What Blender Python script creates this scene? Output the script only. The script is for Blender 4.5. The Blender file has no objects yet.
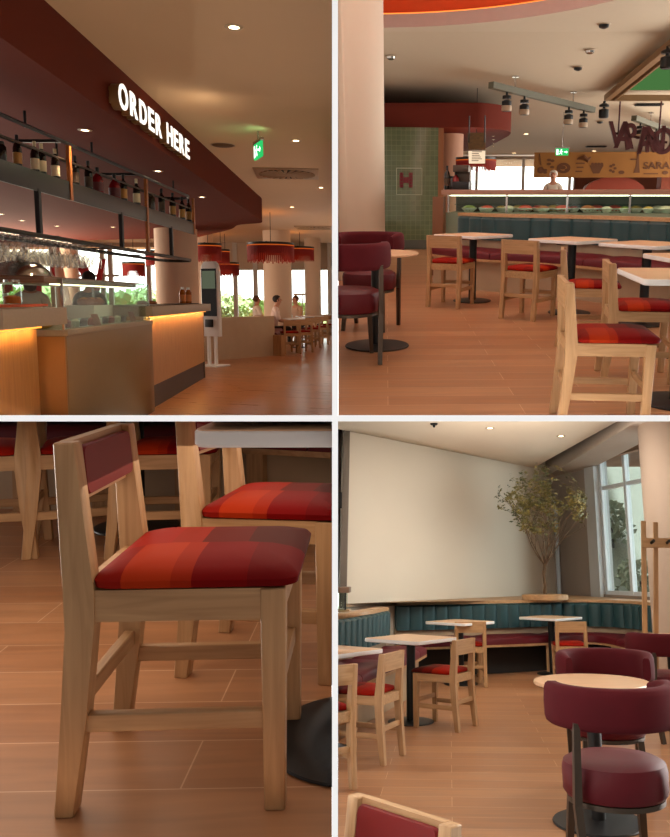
import bpy, bmesh, math, random
from mathutils import Vector, Matrix
random.seed(7)
C = bpy.context.scene.collection
sc = bpy.context.scene
PI = math.pi

# ------------------------------------------------------------------ camera
FPX, PX, PY = 760.0, 410.0, 380.0            # focal length and principal point in pixels of the 670 x 837 frame
CAM = Vector((0.0, 0.0, 1.6))
cam = bpy.data.objects.new('camera', bpy.data.cameras.new('camera'))
C.objects.link(cam); sc.camera = cam
cam.location = CAM; cam.rotation_euler = (PI/2, 0, 0)
cam.data.sensor_fit = 'AUTO'; cam.data.sensor_width = 36.0
cam.data.lens = FPX/837*36.0
cam.data.shift_x = (335.0-PX)/837; cam.data.shift_y = (PY-418.5)/837
cam.data.clip_start = 0.05; cam.data.clip_end = 400

# ------------------------------------------------------------------ world and exposure
SKY_FRONT, SKY_BACK = 6.0, 0.28
w = bpy.data.worlds.new('world'); sc.world = w; w.use_nodes = True
nt = w.node_tree; nt.nodes.clear()
o_ = nt.nodes.new('ShaderNodeOutputWorld'); bg = nt.nodes.new('ShaderNodeBackground')
tc = nt.nodes.new('ShaderNodeTexCoord'); sx = nt.nodes.new('ShaderNodeSeparateXYZ')
mr = nt.nodes.new('ShaderNodeMapRange'); mr.interpolation_type = 'SMOOTHSTEP'
mr.inputs['From Min'].default_value = -0.05; mr.inputs['From Max'].default_value = 0.35
mx = nt.nodes.new('ShaderNodeMix'); mx.data_type = 'RGBA'
mx.inputs[6].default_value = (SKY_BACK, SKY_BACK*0.92, SKY_BACK*0.84, 1)
mx.inputs[7].default_value = (SKY_FRONT, SKY_FRONT*.97, SKY_FRONT*.92, 1)
nt.links.new(tc.outputs['Generated'], sx.inputs[0]); nt.links.new(sx.outputs['Y'], mr.inputs[0])
nt.links.new(mr.outputs[0], mx.inputs[0]); nt.links.new(mx.outputs[2], bg.inputs[0]); nt.links.new(bg.outputs[0], o_.inputs[0])
sc.view_settings.view_transform = 'Standard'; sc.view_settings.look = 'None'
sc.view_settings.gamma = 1.0; sc.view_settings.use_curve_mapping = False
sc.view_settings.exposure = 0.0
try:
    sc.cycles.use_denoising = True
    sc.cycles.max_bounces = 8; sc.cycles.transparent_max_bounces = 24
    sc.cycles.sample_clamp_indirect = 6.0
except Exception: pass

# ------------------------------------------------------------------ the four rooms
class Room:
    """A level floor seen by the camera with its horizon on image row yh, the lens hc above it."""
    def __init__(s, yh, hc, left, upper):
        s.hc = hc; s.th = math.atan((PY-yh)/FPX); s.left = left; s.upper = upper
        s.M = Matrix.Translation(CAM) @ Matrix.Rotation(s.th, 4, 'X') @ Matrix.Translation((0, 0, -hc))
        s.roots = []
    def ray(s, u, v):
        return Matrix.Rotation(-s.th, 3, 'X') @ Vector(((u-PX)/FPX, 1.0, -(v-PY)/FPX))
    def at(s, u, v, z=0.0):
        d = s.ray(u, v); t = (z-s.hc)/d.z
        return Vector((d.x*t, d.y*t, z))
    def on(s, u, v, y):
        d = s.ray(u, v); t = y/d.y
        return Vector((d.x*t, y, s.hc+d.z*t))
    def hit(s, u, v, A, B):
        """Where the view through (u, v) meets the upright plane over the line A-B: point, and distance along A-B."""
        d = s.ray(u, v); e = Vector((B[0]-A[0], B[1]-A[1])).normalized(); n = Vector((-e.y, e.x))
        t = (A[0]*n.x+A[1]*n.y)/(d.x*n.x+d.y*n.y)
        p = Vector((d.x*t, d.y*t, s.hc+d.z*t))
        return p, (p.x-A[0])*e.x+(p.y-A[1])*e.y

BAR = Room(298, 1.25, True, True)        # the order counter
HALL = Room(195, 1.17, False, True)      # the dining hall with the green tiles
CLOSE = Room(345, 0.95, True, False)     # the chair close-up
LOUNGE = Room(572, 1.35, False, False)   # the corner with the olive tree
GUT = dict(l=332.0, r=338.0, t=415.2, b=421.4)

def area_lamp(name, room, loc, aim, size, power, col=(1, .85, .68), size_y=None, spread=PI):
    l = bpy.data.lights.new(name, 'AREA'); l.energy = power; l.color = col
    l.shape = 'RECTANGLE'; l.size = size; l.size_y = size_y or size; l.spread = spread
    o = bpy.data.objects.new(name, l); C.objects.link(o)
    d = (Vector(aim)-Vector(loc)).normalized()
    o.matrix_world = room.M @ Matrix.Translation(loc) @ d.to_track_quat('-Z', 'Y').to_matrix().to_4x4()
    return o
def bulb(name, room, loc, power, col=(1, .62, .32), radius=0.05, spot=None, blend=.6):
    l = bpy.data.lights.new(name, 'SPOT' if spot else 'POINT'); l.energy = power; l.color = col; l.shadow_soft_size = radius
    if spot: l.spot_size = spot; l.spot_blend = blend
    o = bpy.data.objects.new(name, l); C.objects.link(o)
    o.matrix_world = room.M @ Matrix.Translation(loc)
    return o
sun = bpy.data.objects.new('sun', bpy.data.lights.new('sun', 'SUN')); C.objects.link(sun)
sun.data.energy = 12.0; sun.data.angle = .05; sun.rotation_euler = (math.radians(10), math.radians(6), 0)
area_lamp('bar_fill', BAR, (-.6, 2.2, 3.0), (-.9, 3.6, 0), 1.6, 4, (1, .76, .52))  # unseen fill lamp added near the bar ceiling to light floor and counters
area_lamp('bar_side_fill', BAR, (-9.0, 17.0, 1.6), (0, 15.5, 2.9), 5.0, 300, (1, .80, .60), 2.0)  # unseen area lamp added at the left to brighten the bar ceiling
area_lamp('hall_fill', HALL, (-.6, 8.0, 4.72), (-.6, 8.1, 0), 4.5, 150, (1, .90, .76))  # lamp added out of view in the ceiling recess to light the hall
area_lamp('hall_side_fill', HALL, (9.0, 16.5, 1.3), (0, 15.0, 2.2), 9.0, 520, (1, .92, .80), 2.0)  # unseen lamp added past the right edge to lift the hall ceiling
area_lamp('close_fill', CLOSE, (-.9, 2.6, CLOSE.on(200, 427, 2.6).z), (-.9, 2.6, 0), 2.2, 18, (1, .82, .62))  # fill lamp added beneath the dividing board to light the close-up
area_lamp('lounge_fill', LOUNGE, (.6, 3.6, LOUNGE.on(500, 408, 3.6).z), (.6, 3.6, 0), 2.4, 20, (1, .88, .74))  # fill lamp added under the dividing board for the near lounge
area_lamp('lounge_wall_fill', LOUNGE, (1.3, 8.2, LOUNGE.on(500, 430, 8.2).z), (.9, 12.6, 1.6), 2.4, 72, (1, .92, .82), .8)  # added lamp that washes the cream wall, no fitting belongs to it
bulb('lounge_bench_fill', LOUNGE, (1.0, 7.2, LOUNGE.on(500, 430, 7.2).z), 75, (1, .86, .70), .25, 2.4)  # spot added above the benches to brighten their dark backs
area_lamp('lounge_window_light', LOUNGE, (5.8, 10.6, 2.1), (.6, 9.2, 1.3), 2.2, 150, (.86, .95, 1), 2.4)  # area lamp added outside the window to strengthen its daylight


# ------------------------------------------------------------------ materials
def srgb(r, g, b):
    f = lambda c: (c/255/12.92) if c/255 <= .04045 else ((c/255+.055)/1.055)**2.4
    return (f(r), f(g), f(b), 1)
def base_mat(name):
    m = bpy.data.materials.new(name); m.use_nodes = True
    n = m.node_tree; p = n.nodes['Principled BSDF']
    return m, n, p
def mat(name, col, rough=.5, metal=0, var=.06, vscale=9, bump=0, sheen=0, spec=.5, emit=None, est=0):
    m, n, p = base_mat(name)
    p.inputs['Roughness'].default_value = rough; p.inputs['Metallic'].default_value = metal
    p.inputs['Specular IOR Level'].default_value = spec
    if sheen:
        p.inputs['Sheen Weight'].default_value = sheen; p.inputs['Sheen Tint'].default_value = (1, .7, .7, 1)
    c = srgb(*col)
    t = n.nodes.new('ShaderNodeTexCoord'); z = n.nodes.new('ShaderNodeTexNoise')
    z.inputs['Scale'].default_value = vscale; z.inputs['Detail'].default_value = 4
    r = n.nodes.new('ShaderNodeMix'); r.data_type = 'RGBA'
    r.inputs[6].default_value = tuple(x*(1-var) for x in c[:3])+(1,); r.inputs[7].default_value = tuple(min(1, x*(1+var)) for x in c[:3])+(1,)
    n.links.new(t.outputs['Object'], z.inputs['Vector']); n.links.new(z.outputs['Fac'], r.inputs[0]); n.links.new(r.outputs[2], p.inputs['Base Color'])
    if bump:
        b = n.nodes.new('ShaderNodeBump'); b.inputs['Strength'].default_value = bump; b.inputs['Distance'].default_value = .01
        n.links.new(z.outputs['Fac'], b.inputs['Height']); n.links.new(b.outputs[0], p.inputs['Normal'])
    if emit:
        p.inputs['Emission Color'].default_value = srgb(*emit); p.inputs['Emission Strength'].default_value = est
    return m
def wood(name, a, b, axis='z', rough=.45, scale=1.0):
    m, n, p = base_mat(name); p.inputs['Roughness'].default_value = rough
    t = n.nodes.new('ShaderNodeTexCoord'); mp = n.nodes.new('ShaderNodeMapping')
    s = [22*scale]*3; s['xyz'.index(axis)] = 1.6*scale; mp.inputs['Scale'].default_value = s
    z = n.nodes.new('ShaderNodeTexNoise'); z.inputs['Scale'].default_value = 2.2; z.inputs['Detail'].default_value = 6; z.inputs['Distortion'].default_value = .6
    r = n.nodes.new('ShaderNodeValToRGB'); r.color_ramp.elements[0].position = .3; r.color_ramp.elements[1].position = .72
    r.color_ramp.elements[0].color = srgb(*a); r.color_ramp.elements[1].color = srgb(*b)
    n.links.new(t.outputs['Object'], mp.inputs[0]); n.links.new(mp.outputs[0], z.inputs['Vector']); n.links.new(z.outputs['Fac'], r.inputs[0]); n.links.new(r.outputs[0], p.inputs['Base Color'])
    bp = n.nodes.new('ShaderNodeBump'); bp.inputs['Strength'].default_value = .12; bp.inputs['Distance'].default_value = .004
    n.links.new(z.outputs['Fac'], bp.inputs['Height']); n.links.new(bp.outputs[0], p.inputs['Normal'])
    return m
def planks(name, a, b, grout, rot=0, rough=.34, w=1.2, h=.2):
    m, n, p = base_mat(name); p.inputs['Roughness'].default_value = rough
    t = n.nodes.new('ShaderNodeTexCoord'); mp = n.nodes.new('ShaderNodeMapping'); mp.inputs['Rotation'].default_value = (0, 0, rot)
    br = n.nodes.new('ShaderNodeTexBrick'); br.offset = .37; br.inputs['Scale'].default_value = 1; br.inputs['Brick Width'].default_value = w; br.inputs['Row Height'].default_value = h
    br.inputs['Mortar Size'].default_value = .0022; br.inputs['Mortar Smooth'].default_value = .3; br.inputs['Bias'].default_value = 0
    br.inputs['Color1'].default_value = srgb(*a); br.inputs['Color2'].default_value = srgb(*b); br.inputs['Mortar'].default_value = srgb(*grout)
    m2 = n.nodes.new('ShaderNodeMapping'); m2.inputs['Scale'].default_value = (1.2, 14, 1)
    z = n.nodes.new('ShaderNodeTexNoise'); z.inputs['Scale'].default_value = 1.6; z.inputs['Detail'].default_value = 7; z.inputs['Distortion'].default_value = .8
    mu = n.nodes.new('ShaderNodeMix'); mu.data_type = 'RGBA'; mu.blend_type = 'MULTIPLY'; mu.inputs[0].default_value = .8
    rp = n.nodes.new('ShaderNodeValToRGB'); rp.color_ramp.elements[0].position = .3; rp.color_ramp.elements[1].position = .7
    rp.color_ramp.elements[0].color = (.74, .70, .68, 1); rp.color_ramp.elements[1].color = (1.08, 1.05, 1.03, 1)
    L = n.links.new
    L(t.outputs['Object'], mp.inputs[0]); L(mp.outputs[0], br.inputs['Vector']); L(mp.outputs[0], m2.inputs[0]); L(m2.outputs[0], z.inputs['Vector'])
    L(z.outputs['Fac'], rp.inputs[0]); L(br.outputs['Color'], mu.inputs[6]); L(rp.outputs[0], mu.inputs[7]); L(mu.outputs[2], p.inputs['Base Color'])
    ad = n.nodes.new('ShaderNodeMath'); ad.operation = 'MULTIPLY_ADD'; ad.inputs[1].default_value = .16; ad.inputs[2].default_value = rough-.08
    L(z.outputs['Fac'], ad.inputs[0]); L(ad.outputs[0], p.inputs['Roughness'])
    return m
def tiles(name, a, b, grout, size=.1, rough=.25):
    m, n, p = base_mat(name); p.inputs['Roughness'].default_value = rough
    t = n.nodes.new('ShaderNodeTexCoord'); mp = n.nodes.new('ShaderNodeMapping'); mp.inputs['Rotation'].default_value = (PI/2, 0, 0)
    br = n.nodes.new('ShaderNodeTexBrick'); br.offset = 0; br.inputs['Scale'].default_value = 1; br.inputs['Brick Width'].default_value = size; br.inputs['Row Height'].default_value = size
    br.inputs['Mortar Size'].default_value = .004; br.inputs['Color1'].default_value = srgb(*a); br.inputs['Color2'].default_value = srgb(*b); br.inputs['Mortar'].default_value = srgb(*grout)
    n.links.new(t.outputs['Object'], mp.inputs[0]); n.links.new(mp.outputs[0], br.inputs['Vector']); n.links.new(br.outputs['Color'], p.inputs['Base Color'])
    return m
def emis(name, col, st):
    m = bpy.data.materials.new(name); m.use_nodes = True; n = m.node_tree; n.nodes.clear()
    o = n.nodes.new('ShaderNodeOutputMaterial'); e = n.nodes.new('ShaderNodeEmission')
    e.inputs[0].default_value = srgb(*col); e.inputs[1].default_value = st; n.links.new(e.outputs[0], o.inputs[0]); return m
def glassy(name, tint=(235, 245, 240), gloss=.12, rough=.03):
    m = bpy.data.materials.new(name); m.use_nodes = True; n = m.node_tree; n.nodes.clear()
    o = n.nodes.new('ShaderNodeOutputMaterial'); t = n.nodes.new('ShaderNodeBsdfTransparent'); g = n.nodes.new('ShaderNodeBsdfGlossy')
    t.inputs[0].default_value = srgb(*tint); g.inputs['Roughness'].default_value = rough
    lw = n.nodes.new('ShaderNodeLayerWeight'); lw.inputs[0].default_value = .25
    ma = n.nodes.new('ShaderNodeMath'); ma.operation = 'MULTIPLY_ADD'; ma.inputs[1].default_value = gloss*2.2; ma.inputs[2].default_value = gloss*.12; ma.use_clamp = True
    mi = n.nodes.new('ShaderNodeMixShader')
    n.links.new(lw.outputs['Fresnel'], ma.inputs[0]); n.links.new(ma.outputs[0], mi.inputs[0]); n.links.new(t.outputs[0], mi.inputs[1]); n.links.new(g.outputs[0], mi.inputs[2]); n.links.new(mi.outputs[0], o.inputs[0])
    return m
def patchwork(name, k=1.0):
    m, n, p = base_mat(name); p.inputs['Roughness'].default_value = .55; p.inputs['Specular IOR Level'].default_value = .05
    t = n.nodes.new('ShaderNodeTexCoord'); sp = n.nodes.new('ShaderNodeSeparateXYZ'); n.links.new(t.outputs['Object'], sp.inputs[0])
    def ramp(cols):
        r = n.nodes.new('ShaderNodeValToRGB'); r.color_ramp.interpolation = 'CONSTANT'; e = r.color_ramp.elements
        while len(e) < len(cols): e.new(.5)
        for q, (pos, c) in zip(e, cols): q.position = pos; q.color = tuple(v*k for v in srgb(*c)[:3])+(1,)
        return r
    mrx = n.nodes.new('ShaderNodeMapRange'); mrx.inputs['From Min'].default_value = -.17; mrx.inputs['From Max'].default_value = .25
    n.links.new(sp.outputs['Y'], mrx.inputs[0])
    a = ramp([(0, (132, 22, 12)), (.17, (162, 46, 14)), (.40, (146, 36, 12)), (.50, (112, 6, 6)), (.76, (98, 6, 8))])
    b = ramp([(0, (146, 24, 10)), (.30, (138, 30, 12)), (.46, (92, 18, 10)), (.70, (70, 20, 14))])
    st = n.nodes.new('ShaderNodeMath'); st.operation = 'GREATER_THAN'; st.inputs[1].default_value = .02; n.links.new(sp.outputs['X'], st.inputs[0])
    mi = n.nodes.new('ShaderNodeMix'); mi.data_type = 'RGBA'
    n.links.new(mrx.outputs[0], a.inputs[0]); n.links.new(mrx.outputs[0], b.inputs[0]); n.links.new(st.outputs[0], mi.inputs[0])
    n.links.new(b.outputs[0], mi.inputs[6]); n.links.new(a.outputs[0], mi.inputs[7]); n.links.new(mi.outputs[2], p.inputs['Base Color'])
    return m

M = {}
M['oak'] = wood('oak', (162, 122, 82), (192, 152, 108), 'z')
M['oak_x'] = wood('oak along x', (162, 122, 82), (192, 152, 108), 'x')
M['oak_y'] = wood('oak along y', (162, 122, 82), (192, 152, 108), 'y')
M['patch'] = patchwork('patchwork leather')
M['pad'] = mat('red leather', (112, 12, 10), .5, spec=.3)
M['white'] = mat('white paint', (236, 234, 230), .6, var=.01)
M['divider'] = mat('divider white', (250, 250, 250), .8, var=.0)
M['laminate'] = wood('laminate with painted reflection', (212, 168, 128), (226, 186, 148), 'x', .3)  # tan stands in for orange light reflected in the table tops
M['edge'] = mat('white table edge', (232, 230, 228), .45, var=.02)
M['black'] = mat('black steel', (26, 25, 26), .42, .3, var=.05)
M['bronze'] = mat('bronze steel', (78, 66, 56), .42, .55)
M['maroon'] = mat('maroon leather', (92, 16, 26), .5, var=.08, spec=.3)
M['velvet'] = mat('maroon velvet', (84, 18, 26), .85, var=.22, vscale=6, spec=.2)
M['teal'] = mat('teal leather', (34, 66, 70), .45, var=.1)
M['beige'] = mat('beige laminate', (176, 152, 124), .55)
M['greige'] = mat('greige stone', (176, 152, 128), .5, var=.08, vscale=30)
M['chrome'] = mat('brushed steel', (190, 188, 184), .22, 1)
M['glass'] = glassy('clear glass')
M['pane'] = glassy('window glass', (242, 247, 245), .06)
M['wineglass'] = glassy('wine glass', (246, 244, 240), .30, .02)
M['dark'] = mat('dark recess', (30, 26, 24), .7)

# ------------------------------------------------------------------ mesh tools
class MB:
    def __init__(s): s.b = bmesh.new()
    def poly(s, pts):
        return s.b.faces.new([s.b.verts.new(Vector(p)) for p in pts])
    def loft(s, loops, cap0=True, cap1=True, closed=True):
        vs = [[s.b.verts.new(Vector(p)) for p in L] for L in loops]
        n = len(vs[0])
        for a, b in zip(vs, vs[1:]):
            for i in range(n if closed else n-1):
                j = (i+1) % n
                s.b.faces.new((a[i], a[j], b[j], b[i]))
        if cap0: s.b.faces.new(list(reversed(vs[0])))
        if cap1: s.b.faces.new(vs[-1])
        return s
    def box(s, x0, y0, z0, x1, y1, z1, bev=0, seg=2):
        r = bmesh.ops.create_cube(s.b, size=1.0); v = r['verts']
        for q in v: q.co = Vector((x0+(q.co.x+.5)*(x1-x0), y0+(q.co.y+.5)*(y1-y0), z0+(q.co.z+.5)*(z1-z0)))
        if bev:
            e = list({e for q in v for e in q.link_edges})
            bmesh.ops.bevel(s.b, geom=e, offset=bev, segments=seg, profile=.6, affect='EDGES')
        return s
    def prism(s, pts, z0, z1):
        return s.loft([[(p[0], p[1], z0) for p in pts], [(p[0], p[1], z1) for p in pts]])
    def bar(s, p0, p1, a, b, up=(0, 0, 1), a1=None, b1=None):
        p0, p1 = Vector(p0), Vector(p1); d = (p1-p0).normalized(); u = Vector(up)
        sd = d.cross(u)
        if sd.length < 1e-4: sd = d.cross(Vector((0, 1, 0)))
        sd.normalize(); u = sd.cross(d).normalized(); a1 = a1 or a; b1 = b1 or b
        f = lambda p, a, b: [p-sd*a/2-u*b/2, p+sd*a/2-u*b/2, p+sd*a/2+u*b/2, p-sd*a/2+u*b/2]
        return s.loft([f(p0, a, b), f(p1, a1, b1)])
    def lathe(s, prof, seg=24, c=(0, 0, 0), a0=0, cap0=True, cap1=True):
        L = [[(c[0]+r*math.cos(2*PI*i/seg+a0), c[1]+r*math.sin(2*PI*i/seg+a0), c[2]+z) for i in range(seg)] for r, z in prof]
        return s.loft(L, cap0, cap1)
    def tube(s, pts, r, seg=8, cap=True):
        pts = [Vector(p) for p in pts]; L = []; nrm = None
        rr = r if isinstance(r, (list, tuple)) else [r]*len(pts)
        for i, p in enumerate(pts):
            d = (pts[min(i+1, len(pts)-1)]-pts[max(i-1, 0)]).normalized()
            if nrm is None:
                nrm = d.cross(Vector((0, 0, 1)))
                if nrm.length < 1e-3: nrm = d.cross(Vector((0, 1, 0)))
            nrm = (nrm-d*nrm.dot(d)).normalized(); bn = d.cross(nrm)
            L.append([p+(nrm*math.cos(2*PI*k/seg)+bn*math.sin(2*PI*k/seg))*rr[i] for k in range(seg)])
        return s.loft(L, cap, cap)
    def ball(s, c, r, sc_=(1, 1, 1), seg=12, rings=8):
        q = bmesh.ops.create_uvsphere(s.b, u_segments=seg, v_segments=rings, radius=r)
        for v in q['verts']: v.co = Vector((v.co.x*sc_[0]+c[0], v.co.y*sc_[1]+c[1], v.co.z*sc_[2]+c[2]))
        return s
    def strip(s, path, o0, o1, z0, z1, bev=0):
        """A wall-like strip of given thickness along a plan polyline, offsets measured to the left of it."""
        A, B = offset(path, o0), offset(path, o1)
        return s.loft([[(a.x, a.y, z0), (b.x, b.y, z0), (b.x, b.y, z1), (a.x, a.y, z1)] for a, b in zip(A, B)])
    def mesh(s, name, material, smooth=True):
        bmesh.ops.recalc_face_normals(s.b, faces=s.b.faces)
        me = bpy.data.meshes.new(name); s.b.to_mesh(me); s.b.free()
        if material is not None: me.materials.append(material)
        if smooth:
            me.polygons.foreach_set('use_smooth', [True]*len(me.polygons)); me.set_sharp_from_angle(angle=math.radians(38))
        return me
    def build(s, name, material, parent=None, smooth=True, label=None):
        o = bpy.data.objects.new(name, s.mesh(name, M[material] if isinstance(material, str) else material, smooth))
        C.objects.link(o)
        if parent is not None: o.parent = parent
        if label: o['label'] = label
        return o

def offset(path, d):
    P = [Vector((p[0], p[1])) for p in path]; out = []
    for i, p in enumerate(P):
        a = (P[i]-P[i-1]).normalized() if i else None
        b = (P[i+1]-P[i]).normalized() if i < len(P)-1 else None
        if a is None: a = b
        if b is None: b = a
        na, nb = Vector((-a.y, a.x)), Vector((-b.y, b.x)); n = (na+nb)
        if n.length < 1e-4: n = na
        n.normalize(); k = max(.4, n.dot(na))
        out.append(p+n*d/k)
    return out
def smoothpath(pts, n=6):
    P = [Vector((p[0], p[1])) for p in pts]; P = [P[0]*2-P[1]]+P+[P[-1]*2-P[-2]]; out = []
    for i in range(1, len(P)-2):
        for k in range(n):
            t = k/n; a, b, c, d = P[i-1:i+3]
            out.append(.5*((2*b)+(c-a)*t+(2*a-5*b+4*c-d)*t*t+(3*b-a-3*c+d)*t**3))
    out.append(P[-2]); return out
def walk(path, step):
    """Split a polyline into points about `step` apart."""
    P = [Vector((p[0], p[1])) for p in path]; L = [0]
    for a, b in zip(P, P[1:]): L.append(L[-1]+(b-a).length)
    n = max(1, round(L[-1]/step)); out = []
    for k in range(n+1):
        d = L[-1]*k/n; i = 0
        while i < len(P)-2 and L[i+1] < d: i += 1
        t = (d-L[i])/max(1e-6, L[i+1]-L[i]); out.append(P[i].lerp(P[i+1], t))
    return out
def rrect(w, d, r, z, n=5, cx=0, cy=0):
    out = []
    for sx_, sy_, a in ((1, 1, 0), (-1, 1, PI/2), (-1, -1, PI), (1, -1, 3*PI/2)):
        for k in range(n+1):
            t = a+PI/2*k/n; out.append((cx+sx_*(w/2-r)+r*math.cos(t), cy+sy_*(d/2-r)+r*math.sin(t), z))
    return out

def tag(o, label, cat, group=None):
    o['label'] = label; o['category'] = cat
    if group: o['group'] = group
    return o
def put(o, room, loc, rot=0):
    o.matrix_world = room.M @ Matrix.Translation(loc) @ Matrix.Rotation(rot, 4, 'Z'); room.roots.append(o); return o
def thing(name, label, cat, room, loc, rot=0, group=None):
    o = bpy.data.objects.new(name, None); C.objects.link(o); o.empty_display_size = .1
    tag(o, label, cat, group); return put(o, room, loc, rot)
def single(name, mb, material, label, cat, room, loc=(0, 0, 0), rot=0, group=None):
    o = mb.build(name, material); tag(o, label, cat, group); return put(o, room, loc, rot)
def struct(name, mb, material, room, loc=(0, 0, 0), rot=0, smooth=True):
    o = mb.build(name, material, None, smooth); o['kind'] = 'structure'; return put(o, room, loc, rot)
def sub(name, mb, material, parent, label=None, smooth=True): return mb.build(name, material, parent, smooth, label)
KIDS = {}
def kids(o): return [c for c in o.children]
def dup(root, room, loc, rot, label, group=None):
    r = root.copy(); C.objects.link(r); r['label'] = label
    if group: r['group'] = group
    elif 'group' in r: del r['group']
    for ch in list(root.children):
        c = ch.copy(); C.objects.link(c); c.parent = r
        for g in list(ch.children):
            d = g.copy(); C.objects.link(d); d.parent = c
    return put(r, room, loc, rot)
def yaw(a, b):
    """Rotation that turns local +y from a towards b."""
    return math.atan2(-(b[0]-a[0]), b[1]-a[1])
def text_mesh(txt, size, ext, material, name, mirror=False, stretch=1.0):
    cu = bpy.data.curves.new(name, 'FONT'); cu.body = txt; cu.size = size; cu.extrude = ext; cu.align_x = 'CENTER'; cu.offset = size*.018
    o = bpy.data.objects.new('tmp', cu); C.objects.link(o); dg = bpy.context.evaluated_depsgraph_get(); dg.update()
    me = bpy.data.meshes.new_from_object(o.evaluated_get(dg)); me.name = name
    bpy.data.objects.remove(o); bpy.data.curves.remove(cu)
    me.transform(Matrix.Diagonal((-stretch if mirror else stretch, 1, 1, 1)))
    if mirror: me.flip_normals()
    me.materials.clear(); me.materials.append(material)
    return me
UPRIGHT = Matrix.Rotation(PI/2, 4, 'X')          # text plane -> local xz plane, facing -y

# ------------------------------------------------------------------ furniture kinds
def make_chair(label, room, loc, rot, group):
    t = thing('dining_chair', label, 'chair', room, loc, rot, group)
    prof = [(-.24, 0), (-.2, 0), (-.172, .2), (-.152, .40), (-.152, .46), (-.184, .758), (-.226, .758), (-.212, .46), (-.21, .38), (-.222, .2)]
    for s in (-1, 1):
        x0, x1 = (.165, .21) if s > 0 else (-.21, -.165)
        m = MB(); m.loft([[(x0, y, z) for y, z in prof], [(x1, y, z) for y, z in prof]])
        bmesh.ops.bevel(m.b, geom=[e for e in m.b.edges], offset=.003, segments=1, affect='EDGES')
        sub('rear_leg', m, 'oak', t)
        m = MB(); xc = .188*s
        m.loft([[(xc+a*.0185, .20+b*.021, 0) for a, b in ((-1, -1), (1, -1), (1, 1), (-1, 1))], [(xc+a*.0225, .20+b*.0255, .461) for a, b in ((-1, -1), (1, -1), (1, 1), (-1, 1))]])
        bmesh.ops.bevel(m.b, geom=[e for e in m.b.edges], offset=.003, segments=1, affect='EDGES')
        sub('front_leg', m, 'oak', t)
        m = MB(); m.box(xc-.012, -.19, .17, xc+.012, .19, .208, .003, 1); sub('side_stretcher', m, 'oak_y', t)
    m = MB()
    for s in (-1, 1): m.box(.188*s-.018, -.16, .398, .188*s+.018, .18, .462)
    m.box(-.17, .185, .398, .17, .218, .462); m.box(-.17, -.2, .398, .17, -.16, .462)
    sub('seat_frame', m, 'oak_y', t)
    m = MB(); m.box(-.17, -.205, .215, .17, -.180, .252, .003, 1); sub('back_stretcher', m, 'oak_x', t)
    m = MB(); m.box(-.172, .189, .215, .172, .211, .252, .003, 1); sub('front_stretcher', m, 'oak_x', t)
    m = MB(); m.loft([[(x, -.222, .630), (x, -.194, .630), (x, -.203, .758), (x, -.226, .758)] for x in (-.166, .166)]); sub('top_rail', m, 'oak_x', t)
    m = MB(); m.loft([rrect(.322, .10, .02, 0), rrect(.326, .104, .02, .008), rrect(.318, .098, .02, .018)])
    bmesh.ops.transform(m.b, matrix=Matrix.Translation((0, -.196, .694)) @ Matrix.Rotation(-math.radians(85), 4, 'X'), verts=m.b.verts)
    sub('back_pad', m, 'pad', t)
    m = MB(); W, D = .428, .405; cy = .046
    m.loft([rrect(W-q, D-q, r, z, 6, 0, cy) for q, r, z in ((.03, .03, .462), (0, .035, .468), (-.004, .035, .482), (.012, .035, .492), (.06, .05, .502), (.14, .06, .510), (.24, .06, .513))])
    sub('seat', m, 'patch', t)
    for c in t.children: c.data.transform(Matrix.Diagonal((.92, 1, 1, 1)))
    return t
CH = [None]
def chair(room, loc, rot, label, group='oak chairs with red patchwork seats'):
    loc = (loc[0], loc[1], 0)
    if CH[0] is None: CH[0] = make_chair(label, room, loc, rot, group); return CH[0]
    return dup(CH[0], room, loc, rot, label, group)
def chair_bf(room, back, front, label):
    b, f = room.at(*back), room.at(*front); return chair(room, (b+f)/2, yaw(b, f), label)
def chair_side(room, rear, front, label, side=1):
    """Placed by the feet of the side facing the camera (side=1: the chair's right)."""
    r, f = room.at(*rear), room.at(*front); a = yaw(r, f)
    d = Vector((math.cos(a), math.sin(a), 0)); e = Vector((-math.sin(a), math.cos(a), 0))
    return chair(room, r+e*.222-d*.19*side, a, label)

def make_tub(label, room, loc, rot, group):
    t = thing('tub_chair', label, 'chair', room, loc, rot, group)
    m = MB(); m.lathe([(.20, .355), (.225, .362), (.238, .38), (.24, .47), (.232, .50), (.20, .517), (.1, .522)], 36); sub('seat', m, 'maroon', t)
    m = MB(); m.lathe([(.21, .335), (.222, .335), (.222, .356), (.21, .356)], 36); sub('seat_ring', m, 'bronze', t)
    m = MB(); L = []; n = 30; A = math.radians(118)
    for i in range(n+1):
        a = -PI/2+A*(2*i/n-1)*1.0; k = min(1, min(i, n-i)/2.5); h = .092*(.72+.28*k); th = .042*(.6+.4*k)
        r0 = .272; c = Vector((r0*math.cos(a), r0*math.sin(a), .757)); d = Vector((math.cos(a), math.sin(a), 0)); ring = []
        for q in range(14):
            p = 2*PI*q/14; cx = math.copysign(abs(math.cos(p))**.55, math.cos(p)); cz = math.copysign(abs(math.sin(p))**.55, math.sin(p))
            ring.append(c+d*(cx*th)+Vector((0, 0, cz*h)))
        L.append(ring)
    m.loft(L); sub('backrest', m, 'velvet', t)
    for s in (-1, 1):
        m = MB(); m.bar((.205*s, -.225, 0), (.222*s, -.165, .36), .03, .034, (0, 1, 0), .034, .042); m.bar((.222*s, -.165, .36), (.222*s, -.205, .70), .034, .042, (0, 1, 0), .028, .034)
        sub('rear_leg', m, 'bronze', t)
        m = MB(); m.bar((.185*s, .20, 0), (.165*s, .155, .345), .028, .03, (0, 1, 0), .036, .042); sub('front_leg', m, 'bronze', t)
    return t
TB = [None]
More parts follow.
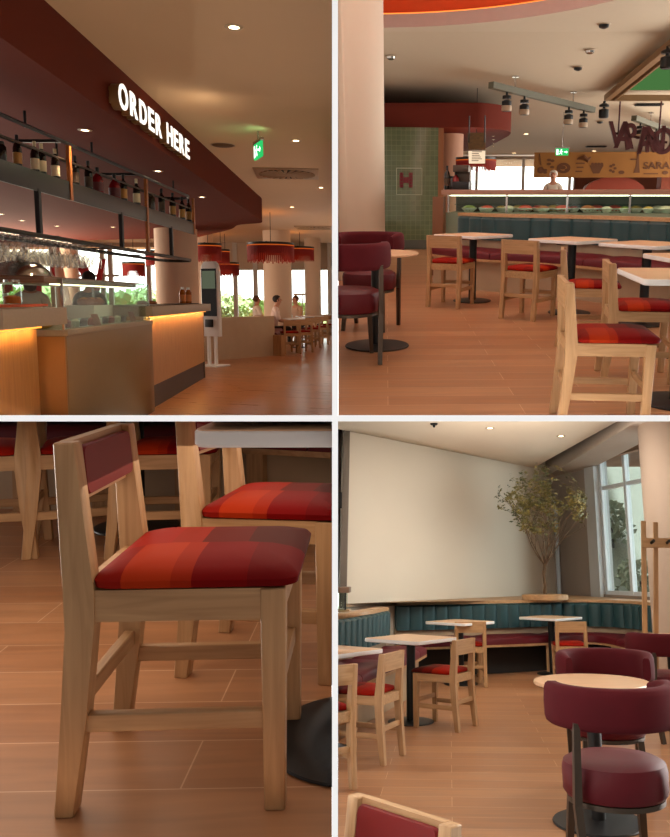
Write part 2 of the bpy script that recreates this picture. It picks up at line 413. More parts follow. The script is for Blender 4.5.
def tub(room, loc, rot, label, group='round maroon tub chairs'):
    loc = (loc[0], loc[1], 0)
    if TB[0] is None: TB[0] = make_tub(label, room, loc, rot, group); return TB[0]
    return dup(TB[0], room, loc, rot, label, group)

def make_table(label, room, loc, rot, group, size=.64, h=.745):
    t = thing('cafe_table', label, 'table', room, loc, rot, group)
    m = MB(); m.loft([rrect(size-.012, size-.012, .03, h-.034), rrect(size, size, .035, h-.028), rrect(size, size, .035, h-.004), rrect(size-.006, size-.006, .034, h-.001)])
    sub('table_edge', m, 'edge', t, 'white slab with rounded corners')
    m = MB(); m.loft([rrect(size-.008, size-.008, .034, h-.001), rrect(size-.008, size-.008, .034, h+.001)]); sub('table_top', m, 'laminate', t, 'top surface with a tan reflection in its colour')
    m = MB(); m.box(-.2, -.03, h-.05, .2, .03, h-.034); m.box(-.03, -.2, h-.05, .03, .2, h-.034); sub('bracket', m, 'black', t)
    m = MB(); m.lathe([(.042, .012), (.042, h-.04)], 24); sub('column', m, 'black', t)
    m = MB(); m.lathe([(.21, 0), (.215, .004), (.213, .010), (.19, .016), (.06, .02)], 40); sub('base', m, 'black', t)
    return t
TT = {}
def table(room, loc, rot, label, group='square tables with white edges'):
    loc = (loc[0], loc[1], 0)
    if 0 not in TT: TT[0] = make_table(label, room, loc, rot, group); return TT[0]
    return dup(TT[0], room, loc, rot, label, group)
def make_round(label, room, loc, group, r=.33, h=.74):
    t = thing('round_table', label, 'table', room, loc, 0, group)
    m = MB(); m.lathe([(r-.012, h-.022), (r, h-.016), (r, h-.005), (r-.006, h), (r*.5, h)], 48); sub('table_top', m, 'laminate', t)
    m = MB(); m.lathe([(.04, .012), (.04, h-.02)], 24); sub('column', m, 'black', t)
    m = MB(); m.lathe([(.25, 0), (.255, .005), (.25, .012), (.06, .022)], 40); sub('base', m, 'black', t)
    return t
RT = [None]
def rtable(room, loc, label, group='round tables for the tub chairs'):
    loc = (loc[0], loc[1], 0)
    if RT[0] is None: RT[0] = make_round(label, room, loc, group); return RT[0]
    return dup(RT[0], room, loc, 0, label, group)

def bench(room, path, label, seat_d=.5, seat_z=.47, base_h=.40, back_z=(.56, .93), closed_base=True, cushion=1.1, tuft=.16, legs=0, back=True, ledge_w=.16):
    """A fixed banquette: path is the front edge of the seat in plan, the bench lies to its left."""
    t = thing('banquette', label, 'bench', room, (path[len(path)//2][0], path[len(path)//2][1], 0))
    o = Vector((path[len(path)//2][0], path[len(path)//2][1])); P = [Vector((p[0], p[1]))-o for p in path]
    m = MB(); m.strip(P, .10 if closed_base else .3, seat_d+.1, 0, base_h-.03); sub('base', m, 'beige' if closed_base else 'dark', t)
    m = MB(); m.strip(P, .0, seat_d, base_h-.03, base_h); sub('seat_board', m, 'oak_x', t)
    W = walk(P, cushion/8); k = 0
    while k < len(W)-1:
        seg = W[k:k+9]
        if len(seg) < 2: break
        A, B = offset(seg, .0), offset(seg, seat_d-.02); g = .006; L = []
        for i, (a, b) in enumerate(zip(A, B)):
            e = (seg[min(i+1, len(seg)-1)]-seg[max(i-1, 0)]).normalized(); sh = e*g if i == 0 else (-e*g if i == len(seg)-1 else Vector((0, 0)))
            d = (b-a).normalized(); a2, b2 = a+sh, b+sh; e_ = .016 if i in (0, len(seg)-1) else 0
            z0, z1 = base_h, seat_z+.03-e_
            L.append([(a2.x, a2.y, z0), (b2.x, b2.y, z0), (b2.x, b2.y, z1), ((a2+d*.05).x, (a2+d*.05).y, z1), ((a2+d*.015).x, (a2+d*.015).y, z1-.012), (a2.x, a2.y, z1-.035)])
        m = MB(); m.loft(L); sub('seat_cushion', m, 'maroon', t); k += 8
    if back:
        m = MB(); W = walk(offset(P, seat_d-.03), tuft); z0, z1 = back_z
        for a, b in zip(W, W[1:]):
            d = (b-a).normalized(); n = Vector((-d.y, d.x)); L = []
            for q in range(7):
                f = q/6; bulge = .034*(1-(2*f-1)**4); p = a.lerp(b, f); fr = p-n*bulge; bk = p+n*.09
                L.append([(fr.x, fr.y, z0), (bk.x, bk.y, z0), (bk.x, bk.y, z1-.01), (fr.x+n.x*.03, fr.y+n.y*.03, z1-.01), (fr.x, fr.y, z1-.035)])
            m.loft(L)
        sub('backrest', m, 'teal', t, 'dark teal channel-stitched back')
        m = MB(); m.strip(P, seat_d+.0, seat_d+.1, base_h, z0+.02); sub('back_panel', m, 'beige', t)
        m = MB(); m.strip(P, seat_d-.03, seat_d-.03+ledge_w, z1-.005, z1+.035); sub('ledge', m, 'oak_x', t, 'oak ledge on top of the back')
    if legs:
        for p, q in zip(walk(P, legs)[1:-1], walk(P, legs)[2:]):
            d = (q-p).normalized(); n = Vector((-d.y, d.x)); c = p+n*.05
            m = MB(); m.bar((c.x, c.y, 0), (c.x, c.y, base_h-.03), .1, .045, (n.x, n.y, 0)); sub('leg', m, 'oak', t)
    return t

def skin_body(name, material, verts, edges, radii, level=1, root=0):
    me = bpy.data.meshes.new(name); me.from_pydata(verts, edges, []); o = bpy.data.objects.new(name, me); C.objects.link(o)
    o.modifiers.new('skin', 'SKIN')
    for v, r in zip(me.skin_vertices[0].data, radii): v.radius = r if isinstance(r, tuple) else (r, r)
    me.skin_vertices[0].data[root].use_root = True
    s = o.modifiers.new('sub', 'SUBSURF'); s.levels = s.render_levels = level
    dg = bpy.context.evaluated_depsgraph_get(); dg.update()
    m2 = bpy.data.meshes.new_from_object(o.evaluated_get(dg)); m2.name = name
    bpy.data.objects.remove(o); bpy.data.meshes.remove(me)
    m2.materials.clear(); m2.materials.append(material); m2.polygons.foreach_set('use_smooth', [True]*len(m2.polygons))
    o = bpy.data.objects.new(name, m2); C.objects.link(o); return o
SKIN = mat('skin', (196, 140, 112), .55, var=.04)
def person(room, loc, rot, label, shirt, hair, pants, sit=False, reach=.0, lean=0, bun=False, long_hair=False, h=1.0, cap=False):
    """A figure facing local +y. sit: seat at .46; reach: how far the hands come forward."""
    t = thing('person', label, 'person', room, (loc[0], loc[1], loc[2] if len(loc) > 2 else 0), rot)
    hz = .50 if sit else .92
    V, E, R = [], [], []
    def v(p, r, par=None):
        V.append(tuple(x*h for x in p)); R.append(tuple(q*h for q in r) if isinstance(r, tuple) else r*h)
        if par is not None: E.append((par, len(V)-1))
        return len(V)-1
    L = lean
    pel = v((0, 0, hz), (.15, .11)); waist = v((0, .01+L*.3, hz+.16), (.125, .095), pel); chest = v((0, .01+L*.8, hz+.36), (.155, .105), waist)
    neckb = v((0, .0+L, hz+.50), (.075, .07), chest); neck = v((0, .02+L*1.1, hz+.565), .052, neckb)
    jaw = v((0, .045+L*1.2, hz+.625), (.068, .075), neck); head = v((0, .03+L*1.25, hz+.70), (.078, .098), jaw); top = v((0, .02+L*1.25, hz+.765), (.06, .075), head)
    for s in (-1, 1):
        sh = v((.165*s, L*.9, hz+.445), .058, neckb); el = v((.23*s, .03+L*.8+reach*.35, hz+.18), .043, sh); wr = v((.17*s, .10+L*.8+reach, hz+.14 if reach else hz-.04), .029, el)
        pm = v((.155*s, .15+L*.8+reach, hz+.13 if reach else hz-.10), (.036, .018), wr)
        bx, by, bz = .155*s, .15+L*.8+reach, hz+.13 if reach else hz-.10
        for i in range(4):
            f1 = v((bx+(i-1.5)*.019, by+.045, bz-.008), .0085, pm); v((bx+(i-1.5)*.020, by+.075-.006*abs(i-1.3), bz-.03), .0075, f1)
        v((bx-.045*s, by+.02, bz-.012), .0095, pm)
        hp = v((.09*s, 0, hz-.05), .088, pel)
        if sit: kn = v((.11*s, .42, hz-.02), .062, hp); an = v((.11*s, .40, .09), .042, kn)
        else: kn = v((.10*s, .02, hz-.46), .062, hp); an = v((.10*s, -.01, .09), .043, kn)
        v((.11*s, (.40 if sit else -.01)+.13, .035), (.04, .03), an)
    o = skin_body('body', SKIN, V, E, R, 2); o.parent = t
    # clothes: shells a little outside the body
    def shell(name, keep, grow, material, ends=None):
        idx = [i for i in range(len(V)) if keep(i)]; mp = {a: b for b, a in enumerate(idx)}
        vs = [V[i] for i in idx]; es = [(mp[a], mp[b]) for a, b in E if a in mp and b in mp]
        rs = [tuple(q+grow for q in R[i]) if isinstance(R[i], tuple) else R[i]+grow for i in idx]
        s_ = skin_body(name, material, vs, es, rs, 2); s_.parent = t; return s_
    per = 3+1+8+1+4   # shoulder elbow wrist palm + fingers + thumb + hip knee ankle toe
    arm0 = [8, 8+per]
    torso = {pel, waist, chest, neckb} | {a for a in arm0} | {a+1 for a in arm0}
    shell('shirt', lambda i: i in torso, .014*h, shirt)
    legs = {pel} | {a+13 for a in arm0} | {a+14 for a in arm0} | {a+15 for a in arm0}
    shell('trousers', lambda i: i in legs, .012*h, pants)
    hc = Vector(V[head]); m = MB()
    m.ball((hc.x, hc.y-.022*h, hc.z+.028*h), .105*h, (.92, 1.02, .95), 16, 12)
    for q in list(m.b.verts):
        if q.co.y > hc.y+.045*h and q.co.z < hc.z+.055*h: q.co.y = hc.y+.03*h
        if q.co.z < hc.z-.06*h and not long_hair: q.co.z = hc.z-.06*h
    if bun: m.ball((hc.x, hc.y-.10*h, hc.z+.05*h), .05*h)
    if long_hair: m.ball((hc.x, hc.y-.06*h, hc.z-.07*h), .085*h, (1, .7, 1.3))
    sub('hair', m, hair, t)
    m = MB(); m.bar((hc.x, hc.y+.085*h, hc.z+.02*h), (hc.x, hc.y+.112*h, hc.z-.022*h), .016*h, .014*h, (1, 0, 0), .03*h, .022*h)
    sub('nose', m, SKIN, t)
    for s in (-1, 1):
        m = MB(); m.ball((hc.x+.034*s*h, hc.y+.088*h, hc.z+.012*h), .011*h, (1.2, .6, .8), 8, 6); sub('eye', m, 'dark', t)
        m = MB(); m.ball((hc.x+.082*s*h, hc.y, hc.z-.005*h), .024*h, (.45, .8, 1.3), 8, 6); sub('ear', m, SKIN, t)
    m = MB(); m.ball((hc.x, hc.y+.09*h, hc.z-.052*h), .022*h, (1.1, .5, .3), 8, 6); sub('mouth', m, M['pad'], t)
    return t

def fringe_lamp(room, loc, r, h, label, glow=8.0, rod=.3):
    t = thing('fringed_lamp', label, 'lamp', room, loc, 0, 'red fringed drum lamps')
    m = MB(); n = 72
    m.lathe([(r, -.02), (r, -h*.55), (r-.012, -h*.55), (r-.012, -.02)], n, cap0=False, cap1=False); sub('shade', m, FR, t)
    m = MB()
    for i in range(n):
        a = 2*PI*i/n; x, y = (r+.003)*math.cos(a), (r+.003)*math.sin(a); e = Vector((-math.sin(a), math.cos(a), 0)); ln = h*(.94+.06*math.sin(i*2.4))
        m.bar((x, y, -.03), (x, y, -ln), r*.075, .012, (x, y, 0), r*.05, .008)
    sub('fringe', m, FR2, t, 'long red thread fringe')
    m = MB(); m.lathe([(r+.012, -.05), (r+.012, 0), (r-.02, 0), (r-.02, -.05)], n, cap0=False, cap1=False); sub('rim', m, 'black', t)
    m = MB(); m.lathe([(r+.014, -.072), (r+.014, -.05), (r-.004, -.05), (r-.004, -.072)], n, cap0=False, cap1=False); sub('light_band', m, BAND, t, 'thin amber line of light under the rim')
    m = MB(); m.lathe([(r-.03, -.045), (r-.03, -.028), (.05, -.02)], 40); sub('glowing_top', m, GLOW, t, 'glowing amber diffuser inside the rim')
    m = MB(); m.bar((-r, 0, 0), (r, 0, 0), .03, .015); m.bar((0, -r, 0), (0, r, 0), .03, .015); m.tube([(0, 0, 0), (0, 0, rod)], .007); sub('hanger', m, 'black', t)
    return t
FR = mat('red lamp cloth', (128, 22, 18), .8, var=.2, vscale=30); FR2 = mat('red fringe', (134, 26, 20), .8, var=.3, vscale=40)
BAND = emis('amber band', (214, 96, 34), .75)
GLOW = emis('amber glow', (255, 168, 70), 3.0)
DLW = emis('warm lamp disc', (255, 226, 180), 9.0)
def downlight(room, p, label, r=.05, power=0, group=None, cone=2.0):
    t = thing('downlight', label, 'ceiling light', room, p, 0, group)
    m = MB(); m.lathe([(r*.7, -.004), (r, -.006), (r*1.25, -.003), (r*1.3, 0)], 20, cap0=False, cap1=False); sub('trim_ring', m, 'beige', t)
    m = MB(); m.lathe([(r*.72, -.003), (r*.1, -.004)], 16); sub('lamp_disc', m, DLW, t)
    if power:
        l = bulb('downlight_beam', room, (p[0], p[1], p[2]-.03), power, (1, .72, .45), .04, cone)
    return t
# ================================================================== dividing walls between the four rooms
def divider():
    k0, k1 = (GUT['l']-PX)/FPX, (GUT['r']-PX)/FPX; h0, h1 = -(GUT['t']-PY)/FPX, -(GUT['b']-PY)/FPX
    Y0, Y1 = 1.3, 30.0
    def wedge(name, q):
        m = MB(); m.loft([[(x, y, z) for x, z in q(y)] for y in (Y0, Y1)]); o = m.build(name, 'divider', None, False)
        o['kind'] = 'structure'; o.matrix_world = Matrix.Translation(CAM)
    e = 3.0
    wedge('wall_upper', lambda y: [(k0*y, h0*y), (k1*y, h0*y), (k1*y, .80*y+.8), (k0*y, .80*y+.8)])
    wedge('wall_lower', lambda y: [(k0*y, -.66*y-.4), (k1*y, -.66*y-.4), (k1*y, h1*y), (k0*y, h1*y)])
    wedge('wall_middle', lambda y: [(-.60*y-.4, h1*y), (.345*y+.02, h1*y), (.345*y+.02, h0*y), (-.60*y-.4, h0*y)])
divider()

FLOORC = ((180, 131, 92), (160, 110, 74), (208, 170, 136))
def floor(room, u0, u1, v0, v1, name='floor', rot=0, cols=FLOORC, rough=.34):
    P = [room.at(u0, v0), room.at(u1, v0), room.at(u1, v1), room.at(u0, v1)]
    m = MB(); m.loft([[(p.x, p.y, -.06) for p in P], [(p.x, p.y, 0) for p in P]])
    return struct(name, m, planks('floor planks', *cols, rot=rot, rough=rough), room, smooth=False)

# ================================================================== CLOSE: the chair close-up
def build_close():
    R = CLOSE
    floor(R, -120, 331.8, 900, 470, rot=-.03)
    chair_side(R, (63, 818), (274, 811), 'oak dining chair with red patchwork seat filling the close-up, seen from its side')
    chair_side(R, (180, 678), (329, 686), 'oak chair tucked under the white-edged table directly behind the close-up chair')
    chair_side(R, (108, 560), (222, 556), 'blurred oak chair second behind the close-up chair, red seat beside a black column')
    chair_side(R, (34, 559), (-70, 566), 'oak chair at the left edge of the close-up, facing left', -1)
    p = R.at(82, 545); chair(R, p, -1.2, 'far red-seated oak chair behind the close-up chair, partly hidden by the left-edge chair')
    c = R.at(358, 738)
    make_table('table with thick white edge and black disc base right of the close-up chair', R, (c.x, c.y, 0), .02, 'square tables with white edges', .62, .782)
    c = R.at(398, 664); table(R, c, 0, 'second table along the row behind the close-up chair, only its column and base seen')
    c = R.at(137, 527); table(R, c, .4, 'table far behind the close-up chair with slim black column and disc base')
    P = [R.at(-60, 512), R.at(60, 514), R.at(180, 516), R.at(331, 530)]
    bench(R, smoothpath([(p.x, p.y) for p in reversed(P)], 4)[::-1] if False else [(p.x, p.y) for p in reversed(P)][::-1], 'maroon banquette at the back of the close-up, its top cut off', back=False, legs=.5)
    # a low wall behind the bench
    q0, q1 = R.at(-120, 484), R.at(331, 491)
    m = MB(); m.strip([(q0.x, q0.y), (q1.x, q1.y)], 0, .1, 0, 1.2); struct('wall_back', m, 'beige', R)

# ================================================================== LOUNGE: the corner with the olive tree
def build_lounge():
    R = LOUNGE
    floor(R, 338.2, 900, 905, 610, rot=.05)
    # --- walls
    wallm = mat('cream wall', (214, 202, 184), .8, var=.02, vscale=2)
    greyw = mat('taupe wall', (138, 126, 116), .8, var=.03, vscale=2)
    H = 3.2
    A, B = R.at(350, 431.5, H), R.at(537, 468.5, H)
    dirw = (B-A).normalized()
    A2 = A-dirw*.02; B2 = B+dirw*.5
    m = MB(); m.strip([(A.x, A.y), (B2.x, B2.y)], 0, .15, 0, H+.6); struct('wall_left', m, wallm, R)
    # dark opening at the very left with its frame
    L0 = A-dirw*1.2+Vector((-.2, .6, 0))
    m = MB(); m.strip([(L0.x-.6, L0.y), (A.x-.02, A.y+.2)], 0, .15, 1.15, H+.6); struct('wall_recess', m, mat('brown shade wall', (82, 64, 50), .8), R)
    m = MB(); m.box(A.x-.085, A.y-.05, .9, A.x+.0, A.y+.12, H+.3); struct('trim_1', m, mat('taupe post', (112, 98, 86), .7), R)
    p, q = R.at(336, 484, 2.35), R.on(342, 500, A.y)
    m = MB(); m.box(q.x-.35, A.y-.02, q.z-.10, q.x+.02, A.y+.1, q.z+.1); single('shelf_box', m, M['dark'], 'dark wooden shelf box in the narrow opening left of the cream wall', 'shelf', R)
    q = R.on(352, 592, A.y-.25); t = thing('glass_counter', 'end of a glass food counter with brown top at the left of the cream wall', 'counter', R, (q.x-.3, A.y-.25, .9))
    m = MB(); m.box(-.8, -.25, .20, .28, .1, .27, .008); sub('counter_top', m, mat('brown top', (120, 84, 62), .4), t)
    m = MB(); m.box(-.8, -.22, 0, .24, -.205, .20); m.box(.225, -.2, 0, .24, .1, .2); sub('glass_panel', m, 'glass', t)
    m = MB(); m.box(.228, -.225, 0, .245, -.2, .2); sub('post', m, 'black', t)
    m = MB(); m.box(-.8, -.15, -.03, .28, .1, 0); sub('shelf', m, 'oak_x', t)
    # window side wall: runs from the wall corner towards us on the right
    WA = R.at(540, 601, .95); WA = Vector((B2.x-.35, B2.y-.2, 0))
    pA, pB = R.at(560, 655), R.at(660, 700)
    # plane of the window wall through two points seen at sill height
    P0, P1 = R.at(549, 592.5, .98), R.at(655, 598.5, .98)
    d = (P1-P0).normalized(); n = Vector((-d.y, d.x, 0))
    def wp(u, v): return R.hit(u, v, P0, P1)[1]
    s0, s1, s2, s3 = wp(520, 600), wp(591, 540), wp(600.5, 540), wp(700, 540)
    zt = R.hit(620, 456, P0, P1)[0].z; zs = 1.0
    f = lambda s: (P0.x+d.x*s, P0.y+d.y*s)
    m = MB(); m.strip([f(s0), f(s1)], 0, .2, 0, H+.6); struct('wall_right', m, greyw, R)
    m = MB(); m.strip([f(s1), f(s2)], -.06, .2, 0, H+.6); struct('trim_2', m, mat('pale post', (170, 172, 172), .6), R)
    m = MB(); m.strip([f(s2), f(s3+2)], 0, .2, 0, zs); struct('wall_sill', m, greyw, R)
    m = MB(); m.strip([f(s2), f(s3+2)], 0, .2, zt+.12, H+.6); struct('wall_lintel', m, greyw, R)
    # window: frame bars and panes
    win = bpy.data.objects.new('window_1', None); C.objects.link(win); win['kind'] = 'structure'; put(win, R, (0, 0, 0))
    fm = mat('window frame', (196, 204, 208), .4)
    m = MB()
    sm = wp(626, 540)
    zm = R.hit(620, 484, P0, P1)[0].z
    for s, wd in ((s2+.03, .06), (sm, .07), (sm+1.25, .07), (sm+2.5, .07)): m.strip([f(s-wd/2), f(s+wd/2)], .04, .12, zs, zt+.12)
    for z in (zs+.03, zm, zt+.1): m.strip([f(s2), f(s3+2)], .045, .115, z-.03, z+.03)
    sub('window_frame', m, fm, win)
    m = MB(); m.strip([f(s2), f(s3+2)], .075, .085, zs, zt+.12); sub('pane', m, M['pane'], win)
    m = MB(); m.strip([f(s2-.03), f(s3+2)], -.10, .0, zt, zt+.17); single('roller_blind', m, mat('brown blind', (122, 94, 72), .7), 'rolled-up brown blind cassette along the top of the lounge window', 'blind', R)
    # pipe in the corner behind the tree
    q = R.hit(560, 540, P0, P1)[0]; m = MB(); m.lathe([(.035, .9), (.035, 2.6)], 16); single('drain_pipe', m, mat('pale pipe', (176, 186, 196), .35), 'pale vertical pipe standing between olive tree and window', 'pipe', R, (q.x-n.x*.06, q.y-n.y*.06, 0))
    # --- ceiling: lower slab, higher margin, beam beside the window
    ceil = mat('cream ceiling', (208, 190, 168), .85, var=.02)
    C0, C1 = R.at(534, 467.5, H), R.at(600, 431, H); e = (C1-C0).normalized(); C2 = C1+e*3.2
    lx = A-dirw*2.2
    m = MB(); Q = [(lx.x, lx.y), (C2.x-6.0, C2.y), (C2.x, C2.y), (C0.x, C0.y), (B2.x, B2.y)]
    m.prism(Q, H, H+.13); struct('ceiling', m, ceil, R)
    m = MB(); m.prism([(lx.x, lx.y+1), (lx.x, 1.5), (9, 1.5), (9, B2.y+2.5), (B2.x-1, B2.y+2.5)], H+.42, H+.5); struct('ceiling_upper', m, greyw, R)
    D0, D1 = R.at(556, 470, H-.05), R.at(636, 421, H-.05)
    m = MB(); m.strip([(D0.x-.9*(D1-D0).normalized().x, D0.y-.9*(D1-D0).normalized().y), (D1.x, D1.y), ((D1+(D1-D0)*1.5).x, (D1+(D1-D0)*1.5).y)], -.10, .45, H-.12, H+.45)
    struct('ceiling_beam', m, mat('grey beam', (166, 150, 136), .8), R)
    for u, v, nm in ((490, 428, 'recessed ceiling light above the cream wall, left of the window corner'), (561, 436, 'recessed ceiling light nearer the window in the lounge corner')):
        p = R.at(u, v, H); downlight(R, p, nm, .05, 14, None, 2.3)
    p = R.at(434, 423.5, H); m = MB(); m.lathe([(.04, -.02), (.05, -.01), (.05, 0)], 16); m.lathe([(.015, -.05), (.015, -.02)], 10); single('sprinkler', m, M['black'], 'small dark sprinkler head on the lounge ceiling', 'sprinkler', R, p)
    # --- column at the right
    q = R.at(708, 697); m = MB(); m.lathe([(.54, 0), (.54, 3.6)], 64); struct('column', m, mat('beige column', (172, 150, 132), .75, var=.02), R, (q.x, q.y, 0))
    # --- coat rack
    q = R.at(652, 712); t = thing('coat_rack', 'tall oak coat rack with two poles and a peg rail beside the column', 'coat rack', R, (q.x, q.y, 0), .1)
    sc_ = 11.6
    a0, a1 = R.on(643.5, 521, q.y)-q, R.on(638, 660, q.y)-q
    m = MB(); m.bar((a1.x, -.1, 0), (a0.x, 0, a0.z), .045, .03, (0, 1, 0)); sub('pole', m, 'oak', t)
    b0, b1 = R.on(657, 522, q.y)-q, R.on(655, 660, q.y)-q
    m = MB(); m.bar((b1.x, .06, 0), (b0.x, .02, b0.z), .045, .03, (0, 1, 0)); sub('pole', m, 'oak', t)
    c0 = R.on(643, 543, q.y)-q
    m = MB(); m.box(c0.x-.02, -.05, c0.z-.05, c0.x+.72, -.015, c0.z+.05, .004); rl = sub('peg_rail', m, 'oak_x', t)
    for k in range(4):
        m = MB(); x = c0.x+.07+k*.17; m.tube([(x, -.05, c0.z), (x, -.12, c0.z+.02)], .016, 8); sub('peg', m, 'black', rl)
    m = MB(); m.bar((c0.x+.75, .02, 0), (c0.x+.68, 0, a0.z), .045, .03, (0, 1, 0)); sub('pole', m, 'oak', t)
    # --- banquette
    PT = [R.at(318, 764), R.at(376, 724), R.at(414, 701), R.at(427, 690)]
    bench(R, [(p.x, p.y) for p in PT], 'near maroon banquette section with teal back running along the left edge of the lounge', back_z=(.56, .90), tuft=.17, seat_d=.5)
    PT = [R.at(408, 681), R.at(450, 679), R.at(520, 675.5), R.at(575, 672), R.at(606, 674), R.at(642, 687)]
    PT = [(p.x, p.y) for p in PT]
    PT = PT[:3]+smoothpath(PT[3:], 4)
    bench(R, PT, 'long maroon banquette below the cream wall, teal back, turning towards the window', back_z=(.58, .92), tuft=.19, closed_base=False, legs=1.15, ledge_w=.30)
    bk = offset(PT, .60); m = MB(); Q = [(p.x, p.y) for p in bk[:-1]]+[(bk[-1].x, bk[-1].y)]
    e_ = f(R.hit(655, 600, P0, P1)[1]); k_ = f(s0)
    m.prism(Q+[e_, k_, (B2.x-dirw.x*.45, B2.y-dirw.y*.45), (A.x, A.y-.02)], .915, .955); single('window_ledge', m, M['oak_x'], 'deep oak ledge filling the corner behind the long banquette under the olive tree', 'ledge', R)
    # --- olive tree
    q = R.at(545, 599.5, .955); tree(R, (q.x, q.y, .955))
    # --- tables and chairs
    c = R.at(411, 722); table(R, c, math.radians(52), 'square table with black column standing alone between two chairs in the lounge')
    c = R.at(326, 750); table(R, c, math.radians(52), 'square table cut by the left edge of the lounge view')
    c = R.at(461, 684); table(R, c, math.radians(48), 'square table before the middle of the long banquette')
    c = R.at(553, 674); table(R, c, math.radians(45), 'square table before the right end of the long banquette, below the olive tree')
    chair_bf(R, (391, 760), (343, 755), 'oak chair in the lounge, its back to the left-edge table side, second from the left')
    chair_bf(R, (467, 729), (424, 724), 'oak chair facing the lone square table from its right side')
    chair_bf(R, (338, 797), (288, 777), 'oak chair cut by the left edge of the lounge view, only back posts showing')
    chair_bf(R, (474, 690), (464, 681), 'oak chair pulled up to the table at the middle of the long banquette')
    chair_bf(R, (577, 690), (566, 680), 'oak chair with red seat at the table below the olive tree')
    p = Vector((-.17, 2.03, 0)); chair(R, p, math.radians(134), 'oak chair in the near foreground, only its red-padded top rail showing')
    CHFG.append(p)
    # --- round tables and tub chairs
    c = R.at(599, 823); rtable(R, c, 'round tan table between two facing tub chairs')
    p = R.at(621, 882); tub(R, p, math.radians(3), 'foreground maroon tub chair of the lounge, its velvet back towards us')
    p = R.at(612, 796); tub(R, p, math.radians(176), 'maroon tub chair on the far side of the round table, facing us')
    p = R.at(667, 737); tub(R, p, math.radians(20), 'maroon tub chair at the right edge beside the column')
    c = R.at(676, 716); rtable(R, c, 'round pale table at the right edge beside the column', )
CHFG = []

def tree(R, loc):
    rnd = random.Random(11)
    t = thing('olive_tree', 'slender olive tree with sparse grey-green leaves on the oak ledge by the window', 'tree', R, loc)
    m = MB(); m.lathe([(.28, 0), (.28, .055), (.265, .06), (.1, .06)], 40); sub('planter_lid', m, 'oak_x', t, 'round oak disc around the trunk')
    bark = mat('olive bark', (92, 70, 48), .9, var=.3, vscale=60, bump=.5)
    m = MB(); fork = Vector((.02, 0, .42)); m.tube([(0, 0, .03), (.012, 0, .16), (.0, .01, .30), fork], [.028, .023, .021, .022], 10); tr = sub('trunk', m, bark, t)
    br = MB(); lf = MB(); tips = []
    def grow(p, d, ln, r, depth):
        pts = [p]; rr = [r]
        for k in range(4):
            d = (d+Vector((rnd.gauss(0, .10), rnd.gauss(0, .10), rnd.gauss(.04, .07)))).normalized(); p = p+d*ln/4; pts.append(p); rr.append(r*(1-.13*(k+1)))
        br.tube(pts, rr, 5)
        if depth > 0:
            for k in range(rnd.choice((2, 3, 3))):
                q = pts[rnd.choice((2, 3, 4))]; a = rnd.uniform(0, 2*PI); s = Vector((math.cos(a), math.sin(a), rnd.uniform(-.1, .6)))
                grow(q, (d*.75+s*.75).normalized(), ln*rnd.uniform(.55, .85), r*.55, depth-1)
        if depth <= 1: tips.append((pts, depth))
    for k in range(9):
        a = 2*PI*k/9+rnd.uniform(-.3, .3); sp = rnd.uniform(.35, .95)
        grow(fork-Vector((0, 0, .02*(k % 3))), Vector((math.cos(a)*sp, math.sin(a)*sp*.8, 1.0)).normalized(), rnd.uniform(.40, .62), .009, 4)
    # keep the crown inside an egg about 0.62 wide, 1.25 high
    def squash(mb):
        for v in mb.b.verts:
            c = Vector((-.03, 0, 1.0)); q = v.co-c; k = math.sqrt((q.x/.58)**2+(q.y/.55)**2+(q.z/.64)**2)
            if k > 1 and v.co.z > .42: v.co = c+q/k*(1+.16*math.tanh((k-1)*1.5))
    for pts, depth in tips:
        for i in range(len(pts)-1):
            for k in range(2 if depth else 3):
                if rnd.random() < .55: continue
                p = pts[i].lerp(pts[i+1], rnd.random()); a = rnd.uniform(0, 2*PI); d = Vector((math.cos(a), math.sin(a), rnd.uniform(-.5, .7))).normalized(); ln = rnd.uniform(.04, .066)
                s = d.cross(Vector((rnd.gauss(0, 1), rnd.gauss(0, 1), rnd.gauss(0, 1)))).normalized()*ln*.2; u = d.cross(s).normalized()*.003
                lf.poly([p, p+d*ln*.5+s+u, p+d*ln, p+d*ln*.5-s+u])
    squash(br); squash(lf)
    sub('branch', br, bark, tr)
    m, n, p = base_mat('olive leaves'); p.inputs['Roughness'].default_value = .55
    tc = n.nodes.new('ShaderNodeTexCoord'); z = n.nodes.new('ShaderNodeTexNoise'); z.inputs['Scale'].default_value = 7; r = n.nodes.new('ShaderNodeValToRGB')
    r.color_ramp.elements[0].position = .35; r.color_ramp.elements[1].position = .65; r.color_ramp.elements[0].color = srgb(78, 84, 48); r.color_ramp.elements[1].color = srgb(150, 132, 66)
    n.links.new(tc.outputs['Object'], z.inputs['Vector']); n.links.new(z.outputs['Fac'], r.inputs[0]); n.links.new(r.outputs[0], p.inputs['Base Color'])
    t.matrix_world = t.matrix_world @ Matrix.Scale(1.22, 4)
    o = sub('foliage', lf, m, t, None, False); o['kind'] = 'stuff'
